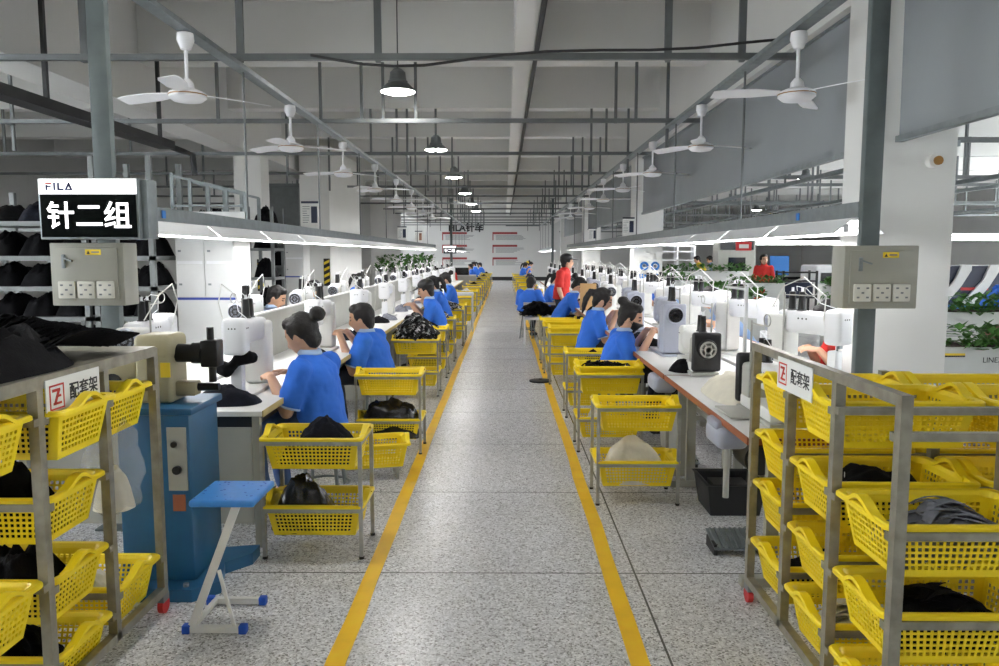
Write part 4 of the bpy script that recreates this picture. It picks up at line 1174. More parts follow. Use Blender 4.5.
more(p1, -1.02, 15.2, FL, 'person in a blue polo with a bun sewing last in the near left group')
for y, l in ((34.2, 'first'), (36.6, 'second'), (39.3, 'third')):
    more(p2 if l != 'second' else p4, -1.36 + (y-34)*.05, y, FL, '%s person in a blue polo sewing far down the second left line' % l)
# --- right front row
q1 = place(make_person(hair='highbun', lean=.045, headpitch=.35, hand_z=.93, hand_y=.40, hand_x=.05, mask=True, drop=.12, headyaw=-.30, seed=5, voxel=.007), .98, 6.85, FR+.05, 'person in a blue polo and black face mask sewing at the right')
q2 = place(make_person(hair='pony', lean=.05, headpitch=.40, hand_z=.95, hand_y=.38, hand_x=.04, drop=.07, headyaw=-.2, seed=6, voxel=.008), .96, 8.72, FR+.10, 'person in a blue polo with a ponytail sewing behind the masked one')
q3 = place(make_person(hair='bun', lean=.12, headpitch=.8, hand_z=.84, hand_y=.40, seed=7, voxel=.011), .88, 12.3, FR, 'person in a blue polo with head bent low sewing by a cardboard sheet')
more(q2, .90, 15.7, FR, 'person in a blue polo sitting behind the black pile with dark hair down')
more(p2, .45, 14.65, FR + 1.0, 'person in a blue polo sitting nearest the yellow line with back turned')
st = make_person(pose='hang', hair='cap', shirt='redshirt', drop=0, lean=.03, headpitch=.0, headyaw=.5, stand=True, voxel=.011, seed=8)
place(st, 1.02, 13.75, FR - .4, 'person in a red polo and dark cap standing among the right workers', False)
yc_ = place(make_person(hair='yellowcap', seed=9, voxel=.013), .95, 39.0, FR, 'person in a yellow cap sewing far down the second right line')
for k, (x, y) in enumerate(((.80, 34.4), (.86, 36.3), (.98, 37.6), (1.0, 41.0))):
    more((q2, p2, q3, p2)[k], x, y, FR, '%s person in a blue polo sewing far down the second right line' % ORD[k])
# --- back rows
b1 = place(make_person(hair='short', shirt='greyshirt', lean=.11, headpitch=.5, voxel=.010, seed=10), -2.92, 8.9, FR, 'person with black hair in grey sewing in the left back row near the white cabinets')
more(b1, -2.92, 10.7, FR, 'person with black hair in grey leaning over the second machine of the left back row')
more(p4, -2.92, 14.6, FR, 'person in a blue polo sewing in the left back row')
rd = place(make_person(hair='short', shirt='redshirt', headpitch=.2, voxel=.012, seed=11), -1.85, 26.5, PI, 'person in a red polo sitting at the end of the left line')
b2 = place(make_person(hair='long', shirt='redshirt', lean=.10, headpitch=.6, voxel=.010, seed=12), 2.86, 6.12, FL, 'person in a dark red shirt sewing behind the right switch box')
b3 = place(make_person(hair='short', shirt='paleshirt', lean=.17, headpitch=.7, hand_z=.84, hand_y=.46, voxel=.010, seed=13), 2.76, 8.75, FL, 'person in pale blue leaning low in the right back row')
more(b3, 2.80, 11.7, FL, 'person in pale blue leaning over a machine below the first green planter')
more(p1, 2.80, 13.7, FL, 'person in a blue polo sewing in the right back row by the second column')
more(q1, 2.80, 17.9, FL, 'person in a blue polo sewing in the right back row beyond the second column')
# --- people beyond the right line
s2 = copy_tree(st, (6.45, 19.2, 0), PI - .4, 'person in a red polo standing behind the logo planter', 'people in the right bay')
for ch in list(s2.children):
    if ch.name.startswith('cap') : bpy.data.objects.remove(ch)
s3 = place(make_person(pose='hang', hair='short', shirt='yellowshirt', stand=True, voxel=.013, seed=14), 6.75, 26.0, FL, 'person in a yellow top standing at the white shelves far right', False, 'people in the right bay')
s4 = place(make_person(pose='hang', hair='short', shirt='paleshirt', stand=True, voxel=.013, seed=15), 7.25, 26.3, FL, 'person in a pale blue top standing at the white shelves far right', False, 'people in the right bay')
s5 = place(make_person(hair='short', shirt='shirt', lean=.16, headpitch=.5, hand_z=.95, stand=True, drop=.15, voxel=.011, seed=16), 6.38, 10.2, FR, 'person in a blue and white top leaning by the navy machine', False, 'people in the right bay')
# ================================================================== CARTS ALONG THE AISLE AND THEIR LOADS
TOPZ, LOWZ = .63-.157, .27-.157
def loaded(x, y, label, low=True, rz=0, n=1):
    cart((x, y, 0), rz, 'steel basket cart '+label, 'basket carts along the aisle')
    for i in range(n):
        basket((x, y, TOPZ+.002+.055*i), rz, 'top yellow basket, cart '+label if i == 0 else 'nested yellow basket, cart '+label, 'yellow baskets on carts')
    if low: basket((x, y, LOWZ+.002), rz, 'lower yellow basket, cart '+label, 'yellow baskets on carts')
def fill(x, y, top, name, label, h, mat, seed, cat='fabric', sx=.42, sy=.26, dz=0, **k):
    return heap((x, y, (TOPZ if top else LOWZ)+.008+dz), name, label, cat, sx, sy, h, mat, seed, group='loads on the carts', power=k.pop('power', 3.5), **k)
# left
loaded(-1.005, 4.09, 'nearest the blue stool')
fill(-.97, 4.10, 1, 'fabric_bundle', 'dark navy fabric lying in the top basket of the nearest left cart', .27, 'navycloth', 1, sx=.34, sy=.26, rough=.22)
fill(-1.08, 4.10, 0, 'black_bag', 'shiny black bag in the lower basket of the nearest left cart', .31, 'bagblack', 2, 'bag', sx=.36, sy=.28, rough=.22)
fill(-.88, 4.10, 0, 'fabric_scrap', 'black scraps beside the bag in the nearest left cart', .10, 'blackcloth', 3, sx=.13, sy=.2)
fill(-1.16, 4.08, 1, 'fabric_scrap', 'small black scraps in the left end of the nearest left top basket', .12, 'blackcloth', 5, sx=.10, sy=.12)
loaded(-.925, 6.22, 'in front of the short haired left worker')
fill(-.93, 6.22, 0, 'black_bag', 'big black bag on the lower tier of the second left cart', .33, 'bagblack', 4, 'bag', sx=.50, sy=.31, power=9, rough=.16, flat=7)
tag(basket((-.96, 5.42, .10), .25, 'yellow basket beside the first left worker between the two nearest carts', 'yellow baskets on carts'), 'yellow basket beside the first left worker between the two nearest carts')
t = thing('low_stand', 'low steel stand under the yellow basket beside the first left worker', 'stand', (-.96, 5.42, 0), .25)
for x in (-.18, .18):
    for y in (-.1, .1): MB().box(x-.01, x+.01, y-.01, y+.01, 0, .096).build('leg', 'cart', t)
MB().box(-.20, .20, -.12, .12, .088, .098).build('top_plate', 'cart', t)
loaded(-1.0, 8.75, 'with the striped pile')
o = link(strips_mesh('striped_uppers', 150, .30, .06, 31, 'striped', (.13,.09,.20), .11, .006, .9), 'striped_uppers', None, (-1.0, 8.75, TOPZ+.135)); tag(o, 'striped black and white shoe uppers piled on a left cart', 'shoe parts', None, 'stuff')
carts_left = [(-1.0, 10.05, ''), (-1.0, 11.6, 'striped'), (-.98, 13.6, 'striped'), (-.98, 14.6, ''), (-.97, 17.2, ''), (-.96, 20.0, 'white'), (-.95, 22.6, ''), (-.94, 24.6, 'black'), (-.93, 26.8, ''), (-.92, 29.0, 'black'), (-.90, 31.2, ''), (-.86, 33.6, 'black'), (-.86, 36.0, ''), (-.86, 38.5, 'black')]
for k, (x, y, c) in enumerate(carts_left):
    l = '%s past the striped pile' % ORD[k]
    loaded(x, y, l)
    if c == 'striped':
        o = link(bpy.data.meshes['striped_uppers'], 'striped_uppers', None, (x, y, TOPZ+.14), .5+k); o.scale = (.95, .9, .5); tag(o, 'striped shoe uppers on the cart %s' % l, 'shoe parts', None, 'stuff')
    elif c: fill(x, y, 1, 'fabric_bundle', '%s fabric on the cart %s' % (c, l), .24, 'blackcloth' if c == 'black' else 'whitecloth', 1)
    if k < 2: fill(x, y, 0, 'fabric_bundle', 'black fabric on the lower tier of the cart %s' % l, .22, 'blackcloth', 2)
# white box table on the aisle far left
def white_stand(x, y, w, label, top):
    t = thing('white_stand', label, 'stand', (x, y, 0))
    MB().box(-w/2, w/2, -.18, .18, top-.05, top).build('top_tray', 'white', t)
    for a in (-1, 1):
        for b in (-1, 1): MB().cb((a*(w/2-.015), b*.165, (top-.05)/2), (.025, .025, top-.05)).build('leg', 'white', t)
white_stand(-.95, 16.0, .62, 'white stand among the yellow carts in the left row', .80)
# right
loaded(.855, 4.97, 'nearest on the right side of the aisle')
fill(.86, 4.97, 0, 'cloth_sack', 'cream cloth sack in the lower basket of the nearest right cart', .33, 'cream', 2, 'sack', sx=.46, sy=.28, freq=3, rough=.18, power=3)
loaded(.86, 6.30, 'second on the right with nested baskets', n=2)
o = link(strips_mesh('black_bits', 26, .08, .05, 4, 'blackcloth', (.16,.06,.03), .03, .006, 1.5), 'black_bits', None, (.84, 6.30, TOPZ+.19)); tag(o, 'small black shoe pieces in the nested baskets of the second right cart', 'shoe parts', None, 'stuff')
fill(.80, 6.30, 0, 'white_bag', 'white plastic bag on the lower tier of the second right cart', .26, 'whitecloth', 5, 'bag', sx=.26)
loaded(.87, 7.62, 'third on the right before the ponytailed worker')
fill(.90, 7.62, 1, 'fabric_bundle', 'black pieces in the basket of the third right cart', .17, 'blackcloth', 1, sx=.2)
loaded(.83, 8.85-.55, 'fourth on the right', n=1) if False else None
loaded(.82, 9.55, 'fourth on the right', n=2); loaded(.80, 10.45, 'fifth on the right', n=2)
white_stand(.60, 13.6, .50, 'white stand carrying the black pile beside the right yellow line', .50)
o = link(strips_mesh('black_uppers', 90, .26, .08, 17, 'blackcloth', (.22,.12,.20), .06, .006, 1.2), 'black_uppers', None, (.60, 13.6, .51)); tag(o, 'black shoe uppers piled on the white stand beside the right yellow line', 'shoe parts', None, 'stuff')
for k, (x, y) in enumerate(((.80, 11.4), (.74, 17.6), (.74, 20.2), (.74, 23.4), (.74, 27.0), (.70, 31.0), (.68, 34.0), (.66, 37.0))):
    loaded(x, y, '%s past the fifth on the right' % ORD[k])
t = thing('bench_rail', 'pale pink bar across the backs of the seated right workers', 'rail', (.62, 14.22, 0))
MB().box(-.26, .38, -.02, .02, .66, .71).build('bar', 'offwhite', t)
for x in (-.24, .36): MB().cb((x, 0, .33), (.03, .03, .66)).build('leg', 'cart', t)
t = MB().rb((0,0,0), (.24, .02, .40), .002).build('cardboard_sheet', 'cardboard', None, (1.25, 11.45, .965)); tag(t, 'brown cardboard sheet on the table beside the bent worker', 'cardboard')
# floor disc beside the cart
mb = MB(); mb.lathe([(.01,0),(.14,0),(.14,.02),(.03,.03),(.02,.04),(.01,.04)], n=20); tag(mb.build('stand_base', 'darkpipe', None, (.46, 9.6, 0)), 'round dark stand foot beside the right yellow line', 'stand')

# ================================================================== ON THE NEAR TABLES
heap((-1.56, 4.30, .7615), 'fabric_bundle', 'black fabric pieces with grey print on the nearest left table', 'fabric', .38, .26, .10, 'navycloth', 2)
mb = MB(); mb.limb([(0,0,0),(.03,.05,.01),(.05,.10,.0)], [.035,.045,.035], 12); mb.limb([(-.06,-.02,-.06),(-.09,.0,-.05)], [.04,.045], 12)
mb.limb([(0,0,0),(-.06,-.02,-.06)], [.03,.03], 10)
o = link(remesh(mb, 'shoe_upper', .008, 3, 'blackcloth', .004, 20, 2), 'shoe_upper', None, (-1.55, 4.44, .985)); tag(o, 'black shoe upper held under the needle of the nearest left machine', 'shoe part')
heap((1.50, 4.52, .7615), 'cloth_spread', 'cream cloth spread over the nearest right table', 'cloth', .62, .86, .16, 'cream', 7, rough=.22, freq=4.5)
t = thing('oil_tray', 'grey plastic tray hung in the edge of the nearest right table', 'tray', (1.17, 3.98, 0))
mb = MB(); mb.rb((0,0,.66), (.17,.26,.12), .04, 3); mb.rb((-.02,0,.72), (.13,.20,.05), .02, 2); mb.build('tray_body', 'lav', t)
MB().rb((.10,0,.776), (.25,.30,.012), .004).build('cover_plate', 'greyside', t)
MB().cyl((.02,.05,.62),(.02,.05,.30),.016,n=10).build('drain_pipe', 'greyside', t)
t = thing('oil_tray', 'grey plastic tray hung in the edge of the second right table', 'tray', (1.165, 5.62, 0))
MB().rb((0,0,.66), (.17,.30,.12), .04, 3).build('tray_body', 'lav', t)
t = thing('foot_treadle', 'ribbed metal foot treadle on the floor under the nearest right table', 'treadle', (1.25, 4.05, 0))
T = Matrix.Translation((0,0,.07)) @ Matrix.Rotation(.22, 4, 'X')
mb = MB(); mb.cb((0,0,-.01), (.26,.20,.008), T)
for k in range(9): mb.cb((-.11+.0275*k,0,0), (.01,.19,.012), T)
mb.build('plate', 'steel', t)
for x in (-.12, .12): MB().cb((x, .0, .03), (.02,.16,.06)).build('bracket', 'darkpipe', t)
t = thing('foot_treadle', 'ribbed metal foot treadle under the second right table', 'treadle', (1.32, 5.75, 0))
mb = MB(); mb.cb((0,0,-.01), (.30,.22,.008), T)
for k in range(10): mb.cb((-.12+.0275*k,0,0), (.01,.21,.012), T)
mb.build('plate', 'steel', t)
for x in (-.13, .13): MB().cb((x, .0, .03), (.02,.16,.06)).build('bracket', 'darkpipe', t)
t = thing('clutch_motor', 'black round motor hung under the nearest right table', 'motor', (1.42, 4.3, .47))
MB().cyl((0,-.13,0),(0,.10,0),.09,n=20).build('housing', 'black', t); MB().cyl((0,-.16,0),(0,-.13,0),.075,n=20).build('pulley', 'darkpipe', t)
MB().box(-.03,.03,-.08,.06,.08,.262).build('hanger', 'black', t)
t = thing('clutch_motor', 'black round motor hung under the second right table', 'motor', (1.40, 6.1, .47))
MB().cyl((0,-.13,0),(0,.10,0),.09,n=20).build('housing', 'black', t); MB().cyl((0,-.16,0),(0,-.13,0),.075,n=20).build('pulley', 'darkpipe', t)
MB().box(-.03,.03,-.08,.06,.08,.262).build('hanger', 'black', t)
mb = MB(); mb.lathe([(.10,0),(.125,.34),(.13,.345),(.12,.34),(.095,.01)], n=24)
tag(mb.build('waste_bin', 'offwhite', None, (1.42, 6.35, 0)), 'white round bin on the floor under the second right table', 'bin')
t = thing('storage_bin', 'dark grey plastic bin on the floor under the second right table', 'bin', (1.42, 4.75, 0))
MB().lathe([(.17,0),(.20,.24),(.215,.25),(.20,.255),(.18,.24),(.15,.02)], n=4, T=Matrix.Diagonal((1.25,1.25,.8,1)) @ Matrix.Rotation(PI/4, 4, 'Z')).build('tub', 'darkpipe', t)
mb = MB(); mb.tube([(0,.14,0),(.0,.14,.0)] and [(-.13,0,0),(-.05,.02,.12),(.04,0,.06),(.13,.03,.14)], .006, 6)
MB().cb((0,0,.14), (.22,.20,.06)).build('scraps', 'black', t)
mb = MB(); mb.cyl((0,0,0),(0,0,.66),.012,n=8); mb.cyl((0,0,.64),(-.12,0,.655),.007,n=6); mb.lathe([(.05,0),(.05,.012),(.014,.018)], n=16)
tag(mb.build('thread_pole', 'white', None, (1.37, 4.36, .7605)), 'thin white thread pole standing beside the cream cloth', 'pole')
mb = MB(); mb.ell((0,0,0),(.09,.03,.10)); mb.prism([(-.11,-.10),(.11,-.10),(.0,.13)], -.012, .012, Matrix.Rotation(PI/2, 4, 'X'))
o = link(remesh(mb, 'blue_cloth', .01, 3, 'shirt', .006, 9), 'blue_cloth', None, (1.76+.12, 5.55, .885)); tag(o, 'blue cloth hung over a white machine at the right partition', 'cloth')

# ================================================================== LEFT BACKGROUND
def shelf_unit(x0, x1, y, depth, zs, top, label):
    t = thing('shelf_unit', label, 'shelving', ((x0+x1)/2, y, 0)); w = (x1-x0)/2
    for x in (-w, w):
        for yy in (0, depth): MB().box(x-.025, x+.025, yy-.025, yy+.025, 0, top).build('upright', 'shelf', t)
    for z in zs:
        MB().box(-w-.025, w+.025, -.025, depth+.025, z-.045, z).build('shelf_board', 'shelf', t)
    return t
ZS = [.12, .66, .98, 1.28, 1.58, 1.92]
shelf_unit(-5.25, -4.12, 7.6, .7, ZS, 2.25, 'grey steel shelving full of dark goods at the left edge')
shelf_unit(-4.02, -3.46, 7.6, .7, ZS, 2.55, 'grey steel shelving bay next to the white cabinets behind the sign')
rnd = random.Random(31); word = ['floor level', 'second', 'third', 'fourth', 'fifth', 'top']
for bay, (xs, bw) in enumerate((([-5.02, -4.68, -4.34], .36), ([-3.87, -3.60], .27))):
    for j, z in enumerate(ZS):
        for q, x in enumerate(xs):
            if bay == 1 and j == 5: continue
            h = (.50 if j == 0 else .29) * rnd.uniform(.85, 1.0)
            heap((x, 7.92, z+.001), 'fabric_sack', 'dark fabric sack on the %s shelf of the %s shelving, %s' % (word[j], ('left edge', 'narrow')[bay], ('leftmost', 'middle', 'rightmost')[q] if bay == 0 else ('left', 'right')[q]), 'sack', bw*.92, .6, h if (j, q) != (5, 0) else .2, 'blackcloth' if (j, q) != (5, 1) else 'navycloth', 3*j+q, group='dark sacks on the left shelving', power=5, rough=.18)
for x in (-6.1, -7.3): shelf_unit(x-.5, x+.5, 9.5, .7, ZS, 2.2, 'grey steel shelving far left behind the first one' if x > -7 else 'grey steel shelving farthest left by the side wall')
def cabinet(x0, x1, y, d, top, nd, label):
    t = thing('steel_cabinet', label, 'cabinet', ((x0+x1)/2, y, 0)); w = x1-x0
    MB().box(-w/2, w/2, .0, d, .0, top).build('carcass', 'cabinet', t)
    MB().box(-w/2, w/2, -.004, 0, 1.13, 1.155).build('blue_stripe', 'blueline', t)
    for k in range(nd):
        a = -w/2 + w*k/nd; dr = MB().box(a+.006, a+w/nd-.006, -.014, 0, 1.17, top-.02).build('door', 'cabinet', t)
        MB().box(a+.02, a+w/nd-.02, -.019, -.0145, 1.50, 1.53).build('pull_strip', 'white', dr)
        for z in (1.28, 1.62): MB().box(a+.03, a+.06, -.018, -.0145, z, z+.02).build('hinge', 'steel', dr)
    return t
cabinet(-3.36, -2.76, 7.9, .5, 1.80, 2, 'white steel cabinet with a blue stripe and two doors behind the left line')
cabinet(-4.42, -4.05, 15.6, .5, 1.80, 1, 'narrow white steel cabinet with a blue stripe beyond the first left column')
t = thing('upper_rack', 'steel frame rack with a white board on top of the white cabinet', 'rack', (-3.05, 7.95, 1.80))
MB().box(-.36, .40, -.03, -.01, .10, .23).build('front_board', 'cabinet', t)
for k in range(5): MB().box(-.36+.185*k, -.33+.185*k, 0, .03, 0, .62-.05*k).build('upright', 'steel', t)
for k in range(5): MB().box(-.36+.185*k, -.33+.185*k, .45, .48, 0, .60-.05*k).build('upright', 'steel', t)
MB().bar((-.36,.015,.60),(.40,.015,.42),.025).build('top_bar', 'steel', t); MB().bar((-.36,.465,.58),(.40,.465,.40),.025).build('top_bar', 'steel', t)
MB().box(-.36,.40,0,.03,.28,.30).build('middle_bar', 'steel', t)
heap((-3.15, 8.2, 1.801), 'fabric_sack', 'dark sack on top of the white cabinet inside the frame rack', 'sack', .5, .40, .3, 'blackcloth', 5, power=4)
shelf_unit(-4.35, -3.95, 13.2, .6, [.1, .7, 1.2, 1.7, 2.1], 2.4, 'grey shelving beside the first left column')
for j, z in enumerate((.1, .7, 1.2, 1.7, 2.1)):
    heap((-4.15, 13.5, z+.001), 'fabric_sack', 'dark sack on the %s shelf beside the first left column' % (['bottom']+ORD[1:5])[j], 'sack', .36, .5, .32, 'blackcloth', j, group='dark sacks by the left column', power=4)
shelf_unit(-6.4, -5.3, 20.0, .6, [.1, .7, 1.3, 1.9], 3.5, 'tall grey shelving between the left column and the pale block')
MB().box(-.5, .5, .55, .59, .1, 3.45).build('back_sheet', 'shelf', bpy.data.objects['shelf_unit.005'])  # sheet added to hide glare from the far left windows
for j, z in enumerate((.1, .7, 1.3, 1.9)):
    heap((-5.85, 20.28, z+.001), 'fabric_sack', 'wide dark sack on the %s shelf between the column and the block' % (['bottom']+ORD[1:4])[j], 'sack', .95, .5, .42, 'blackcloth', j, group='dark sacks deep on the left', power=5, rough=.18)
for x, y, l in ((-4.6, 14.59, 'black and yellow hazard strip on the first left column'), (-3.9, 16.99, 'black and yellow hazard strip on the pale block wall')):
    mb = MB(); mb.use('black'); mb.box(-.07, .07, -.005, 0, .9, 1.5); mb.use('warn')
    for k in range(4): mb.prism([(-.06,.94+.14*k),(.06,1.0+.14*k),(.06,1.06+.14*k),(-.06,1.0+.14*k)], .005, .007, Matrix(((1,0,0,0),(0,0,-1,0),(0,1,0,0),(0,0,0,1))))
    tag(mb.build('hazard_strip', None, None, (x, y, 0)), l, 'sign')
def planter(x, y, w, d, h, label, fol=.22, seed=1, logo=False, n=260, dens=.08):
    t = thing('planter_box', label, 'planter', (x, y, 0))
    MB().rb((0, 0, h/2), (w, d, h), .012).build('box', 'planter', t)
    MB().box(-w/2+.03, w/2-.03, -d/2+.03, d/2-.03, h, h+.006).build('soil', 'soil', t)
    mb = MB(); foliage(mb, -w/2-.03, w/2+.03, -d/2-.05, d/2+.03, h-.04, fol, n, seed, dens); f = mb.build('foliage', None, t, smooth=False); f['kind'] = 'stuff'
    if logo:
        mb = MB(); Tm = Matrix(((1,0,0,0),(0,0,-1,-d/2-.002),(0,1,0,0),(0,0,0,1)))
        mb.prism([(.02,.92),(.12,.92),(.10,.86),(.0,.86)], 0, .003, Tm); mb.prism([(.06,.88),(.10,.88),(-.06,.60),(-.10,.62)], 0, .003, Tm)
        mb.prism([(-.10,.64),(.06,.62),(.06,.57),(-.10,.58)], 0, .003, Tm); mb.prism([(.02,.62),(.06,.60),(-.06,.34),(-.10,.34)], 0, .003, Tm); mb.prism([(-.02,.80),(-.14,.72),(-.14,.68),(0,.75)], 0, .003, Tm)
        mb.build('running_mark', 'redink', t)
    return t
planter(-3.35, 24.8, 1.5, .4, 1.05, 'tall green planter at the far end of the left line', .55, 3, n=420, dens=.14)
planter(-3.0, 27.5, .9, .4, 1.05, 'second tall green planter at the far end of the left line', .5, 4, n=300, dens=.14)
t = thing('low_counter', 'grey counter with a black screen panel at the end of the left line', 'counter', (-1.75, 27.4, 0))
MB().box(-.75, .75, 0, .5, 0, .82).build('body', 'greyside', t); MB().box(-.72, .5, -.02, 0, .86, 1.10).build('black_panel', 'screen', t); MB().box(-.75,.75,0,.5,.82,.86).build('top', 'offwhite', t); MB().box(-.7,.5,.0,.04,.86,1.12).build('panel_back', 'black', t)

# ================================================================== RIGHT BACKGROUND
planter(4.95, 15.2, 1.0, .45, 1.04, 'pale grey planter with a red running mark in front of the red shirted one', .16, 5, logo=True, n=300)
planter(3.72, 12.9, .45, 2.6, .86, 'long pale planter with ferns behind the right back row', .24, 6, n=700, dens=.10)
planter(3.95, 18.4, 1.1, .45, .98, 'pale planter with low greenery beyond the second right column', .2, 7, n=260, dens=.10)
planter(5.3, 22.0, 3.2, .45, 1.12, 'long far planter with greenery in front of the white shelves', .2, 8, n=500, dens=.12)
planter(5.55, 12.2, .9, .4, .78, 'pale planter behind the right switch box', .26, 9, n=300, dens=.10)
planter(6.5, 14.0, 1.3, .4, 1.02, 'pale planter with greenery in front of the white machine', .22, 10, n=320, dens=.10)
t = planter(5.75, 8.5, 2.3, .5, .98, 'wide pale grey planter beside the near white column', .20, 11, n=700, dens=.085)
MB().box(-.62, -.15, -.254, -.25, .50, .84).build('picture_panel', 'photo', t)
mb = MB(); rnd = random.Random(6)
for i in range(8): mb.box(-1.1, -1.1+rnd.uniform(.25,.42), -.253, -.25, .82-.05*i, .828-.05*i)
mb.build('text_lines', 'greyink', t)
t = planter(4.93, 7.3, 1.9, .4, .74, 'low white planter in front of the wide pale planter', .06, 12, n=40)
mb = MB(); foliage(mb, -.70, -.15, -.25, .1, .70, .22, 200, 15, .09); f = mb.build('foliage', None, t, smooth=False); f['kind'] = 'stuff'
MB().box(-.95, -.66, -.204, -.2, .665, .685).build('yellow_stripe', 'warn', t); MB().box(-.95, -.66, -.2045, -.2, .65, .665).build('black_stripe', 'black', t)
text('LINEX', .07, 'blackink', 'lettering', t, face_T((-.40, -.202, .62), (1,0,0), (0,0,1)), .001)
def big_machine(x, y, label):
    t = thing('cutting_machine', label, 'machine', (x, y, 0))
    prof = [(0,0),(3.2,0),(3.2,1.25),(2.9,1.42),(.7,1.42),(.25,1.15),(0,.75)]
    Tm = Matrix(((1,0,0,0),(0,0,-1,0),(0,1,0,0),(0,0,0,1)))
    mb = MB(); mb.prism(prof, -1.3, 0, Tm); mb.build('body', 'navy', t)
    for a in (.85, 1.27):
        mb = MB(); mb.prism([(a-.55,.62),(a-.42,.62),(a-.02,1.12),(a+.12,1.36),(a+.12,1.44),(a-.02,1.44),(a-.12,1.2),(a-.55,.72)], .002, .05, Tm); mb.build('white_frame', 'offwhite', t)
    MB().box(.85,1.25,-.02,-.0,1.06,1.10).build('indicator', 'red', t); MB().box(.6,1.6,-.35,-.01,.80,.86).build('feed_tray', 'blue', t)
    return t
big_machine(6.0, 11.6, 'navy cutting machine with white frames beyond the near white column')
t = thing('white_machine', 'white topped machine with a dark front deep in the right bay', 'machine', (7.9, 18.2, 0))
MB().rb((0,.5,.45), (1.2,1.0,.9), .03).build('base', 'offwhite', t); MB().rb((0,.48,1.12), (1.15,.95,.44), .06, 3).build('hood', 'white', t); MB().box(-.45,-.03,-.02,.0,.92,1.16).build('dark_window', 'screen', t); MB().box(.03,.45,-.02,.0,.92,1.16).build('dark_window', 'screen', t)
t = thing('grey_cabinet', 'tall grey cabinet with dark windows behind the red shirted one', 'cabinet', (6.85, 22.8, 0))
MB().box(-.55,.55,0,.6,0,2.25).build('carcass', 'greyside', t)
for x in (-.5,.03): MB().box(x,x+.46,-.015,0,1.72,2.15).build('dark_window', 'screen', t)
MB().box(-.25,.25,-.015,0,.9,1.5).build('screen_panel', 'screen', t)
t = thing('blue_board', 'blue board on a pole near the red shirted one', 'sign', (7.25, 20.4, 0))
MB().box(-.25,.25,-.02,.02,1.05,1.55).build('board', 'signblue', t); MB().box(-.02,.02,-.01,.01,0,1.05).build('pole', 'steel', t)
t = thing('white_shelving', 'white shelving far behind the yellow top', 'shelving', (6.1, 27.2, 0))
for x in (-.6,-.0,.6): MB().box(x-.03,x+.03,0,.5,0,1.9).build('upright', 'white', t)
for z in (.3,.8,1.1,1.4,1.7,1.9): MB().box(-.6,.6,0,.5,z-.04,z).build('shelf_board', 'white', t)
t = thing('work_table', 'white work table in front of the yellow top', 'table', (6.6, 25.2, 0))
MB().box(-1.0,1.0,-.3,.3,.86,.92).build('tabletop', 'white', t)
for x in (-.95,.95): MB().box(x-.03,x+.03,-.25,.25,0,.86).build('leg', 'steel', t)
t = thing('dark_rack', 'black wire rack behind the right switch box', 'rack', (6.2, 16.4, 0))
for x in (-.35,.35):
    for y in (-.2,.2): MB().box(x-.02,x+.02,y-.02,y+.02,0,1.25).build('upright', 'black', t)
for z in (.3,.7,1.05,1.23): MB().box(-.35,.35,-.2,.2,z-.03,z).build('shelf_board', 'black', t)
MB().box(-.3,.3,-.15,.15,.701,1.0).build('carton', 'navy', t)
t = thing('red_sign', 'small red sign hanging in the right bay under the light rail', 'sign', (5.0, 16.2, 1.55))
MB().box(-.16,.16,-.02,.02,.12,.30).build('face', 'red', t); MB().box(-.1,.1,-.024,-.02,.17,.25).build('white_mark', 'paper', t)
for x in (-.14,.14): MB().cyl((x,0,.30),(x,0,1.15),.006,n=6).build('hanger', 'darkpipe', t)
mb = MB(); mb.box(-.22,.22,-.012,0,-.02,.44); o = mb.build('blue_notice', 'paper', None, (2.80, 14.888, 1.10)); tag(o, 'white notice with two round blue signs on the second right column', 'notice')
for k in (-1, 1):
    MB().cyl((k*.105,-.012,.27),(k*.105,-.018,.27),.085,n=24).build('blue_disc', 'signblue', o); MB().box(k*.105-.09,k*.105+.09,-.016,-.012,.03,.12).build('caption_bar', 'signblue', o)
    mb = MB(); mb.lathe([(.03,0),(.03,.002),(.042,.002),(.042,0)], n=20, T=Matrix.Translation((k*.105,-.018,.27)) @ Matrix.Rotation(PI/2, 4, 'X')); mb.build('white_pictogram', 'paper', o)
o = MB().box(-.02,.02,-.07,.07,-.17,.17).build('small_notice', 'paper', None, (3.075, 5.54, 1.55)); tag(o, 'narrow white notice with blue head on the side of the near white column', 'notice')
MB().box(-.022,.022,-.072,.072,.17,.22).build('blue_head', 'signblue', o)
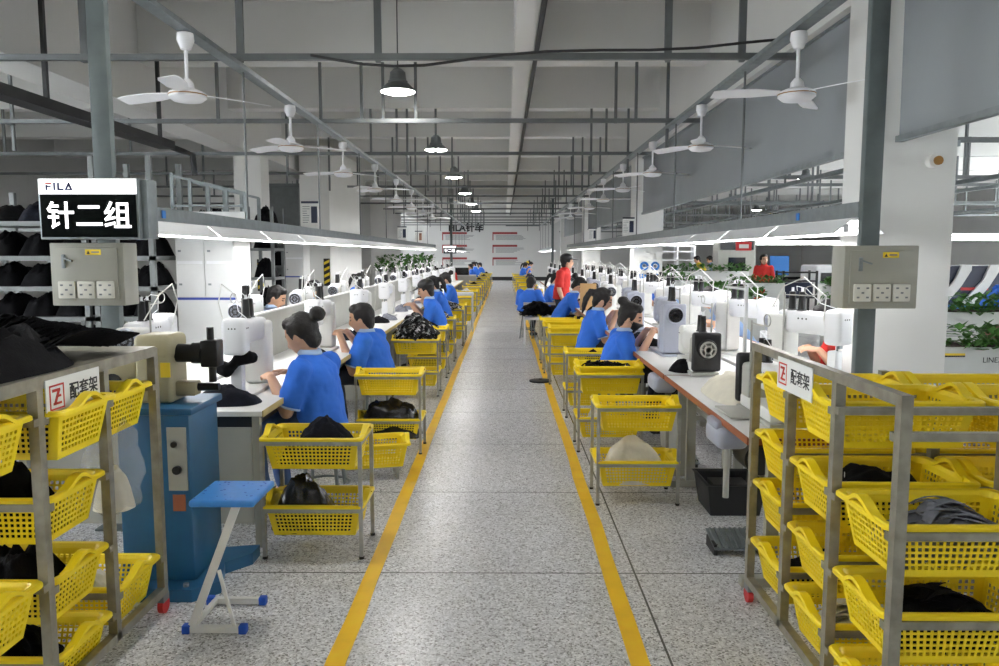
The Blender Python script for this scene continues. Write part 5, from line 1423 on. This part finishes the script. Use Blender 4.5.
for q, (x, y, L) in enumerate(((8.8, 15, 2.4), (10.4, 18, 3), (8.5, 23, 5), (12, 20, 4), (5.5, 27, 4), (11, 29, 5))):
    t = thing('ceiling_batten', ORD[q]+' fluorescent batten lit low in the right bay from the camera', 'light', (x, y, 1.95), 0, 'battens in the right bay')
    MB().box(-L/2, L/2, -.04, .04, .03, .05).build('reflector', 'reflector', t); MB().cyl((-L/2+.05,0,.012),(L/2-.05,0,.012),.012,n=8).build('tube', 'tubeglow', t)
    for s in (-1, 1): MB().cyl((s*L*.4,0,.06),(s*L*.4,0,.62),.008,n=6).build('hanger_rod', 'pipe', t)

rnd = random.Random(77)
for k in range(1, 9):
    for side, X, T0, sg in (('left', XTL, LT0, -1), ('right', XTR, RT0, 1)):
        for q, (dy, dx) in enumerate(((.15, .18), (1.62, .22))):
            m_ = rnd.choice(['blackcloth', 'blackcloth', 'navycloth', 'whitecloth', 'greycloth'])
            heap((X + sg*dx, T0 + PIT*k + dy + (0 if q else .0), .7615), 'cloth_pieces', '%s pieces at the %s end of the %s table, %s front row' % ({'blackcloth': 'black', 'navycloth': 'dark navy', 'whitecloth': 'white', 'greycloth': 'grey'}[m_], ('near', 'far')[q], ORD[k], side), 'cloth', .22, .20, .09, m_, k+q, group='cloth pieces on the sewing tables')
# ================================================================== CAMERA, LIGHT, VIEW
sc = bpy.context.scene
cam = bpy.data.cameras.new('camera'); co = bpy.data.objects.new('camera', cam); C.objects.link(co)
cam.sensor_width = 36; cam.lens = 36*770/999; cam.clip_end = 200; cam.clip_start = .05
co.location = (0, 0, 1.6)
pitch = math.atan(79/770); yaw = math.atan(4.5/770)
co.rotation_euler = (PI/2 - pitch, 0, yaw)
sc.camera = co
w = bpy.data.worlds.new('world'); sc.world = w; w.use_nodes = True
bg = w.node_tree.nodes['Background']; bg.inputs['Color'].default_value = (.93, .97, 1.0, 1); bg.inputs['Strength'].default_value = WORLD
vs = sc.view_settings; vs.view_transform = 'Standard'; vs.look = 'None'; vs.gamma = 1; vs.exposure = EXPO; vs.use_curve_mapping = False
cy = sc.cycles
cy.use_denoising = True; cy.max_bounces = 6; cy.diffuse_bounces = 4; cy.glossy_bounces = 3; cy.transparent_max_bounces = 8
cy.sample_clamp_indirect = 6; cy.caustics_reflective = False; cy.caustics_refractive = False
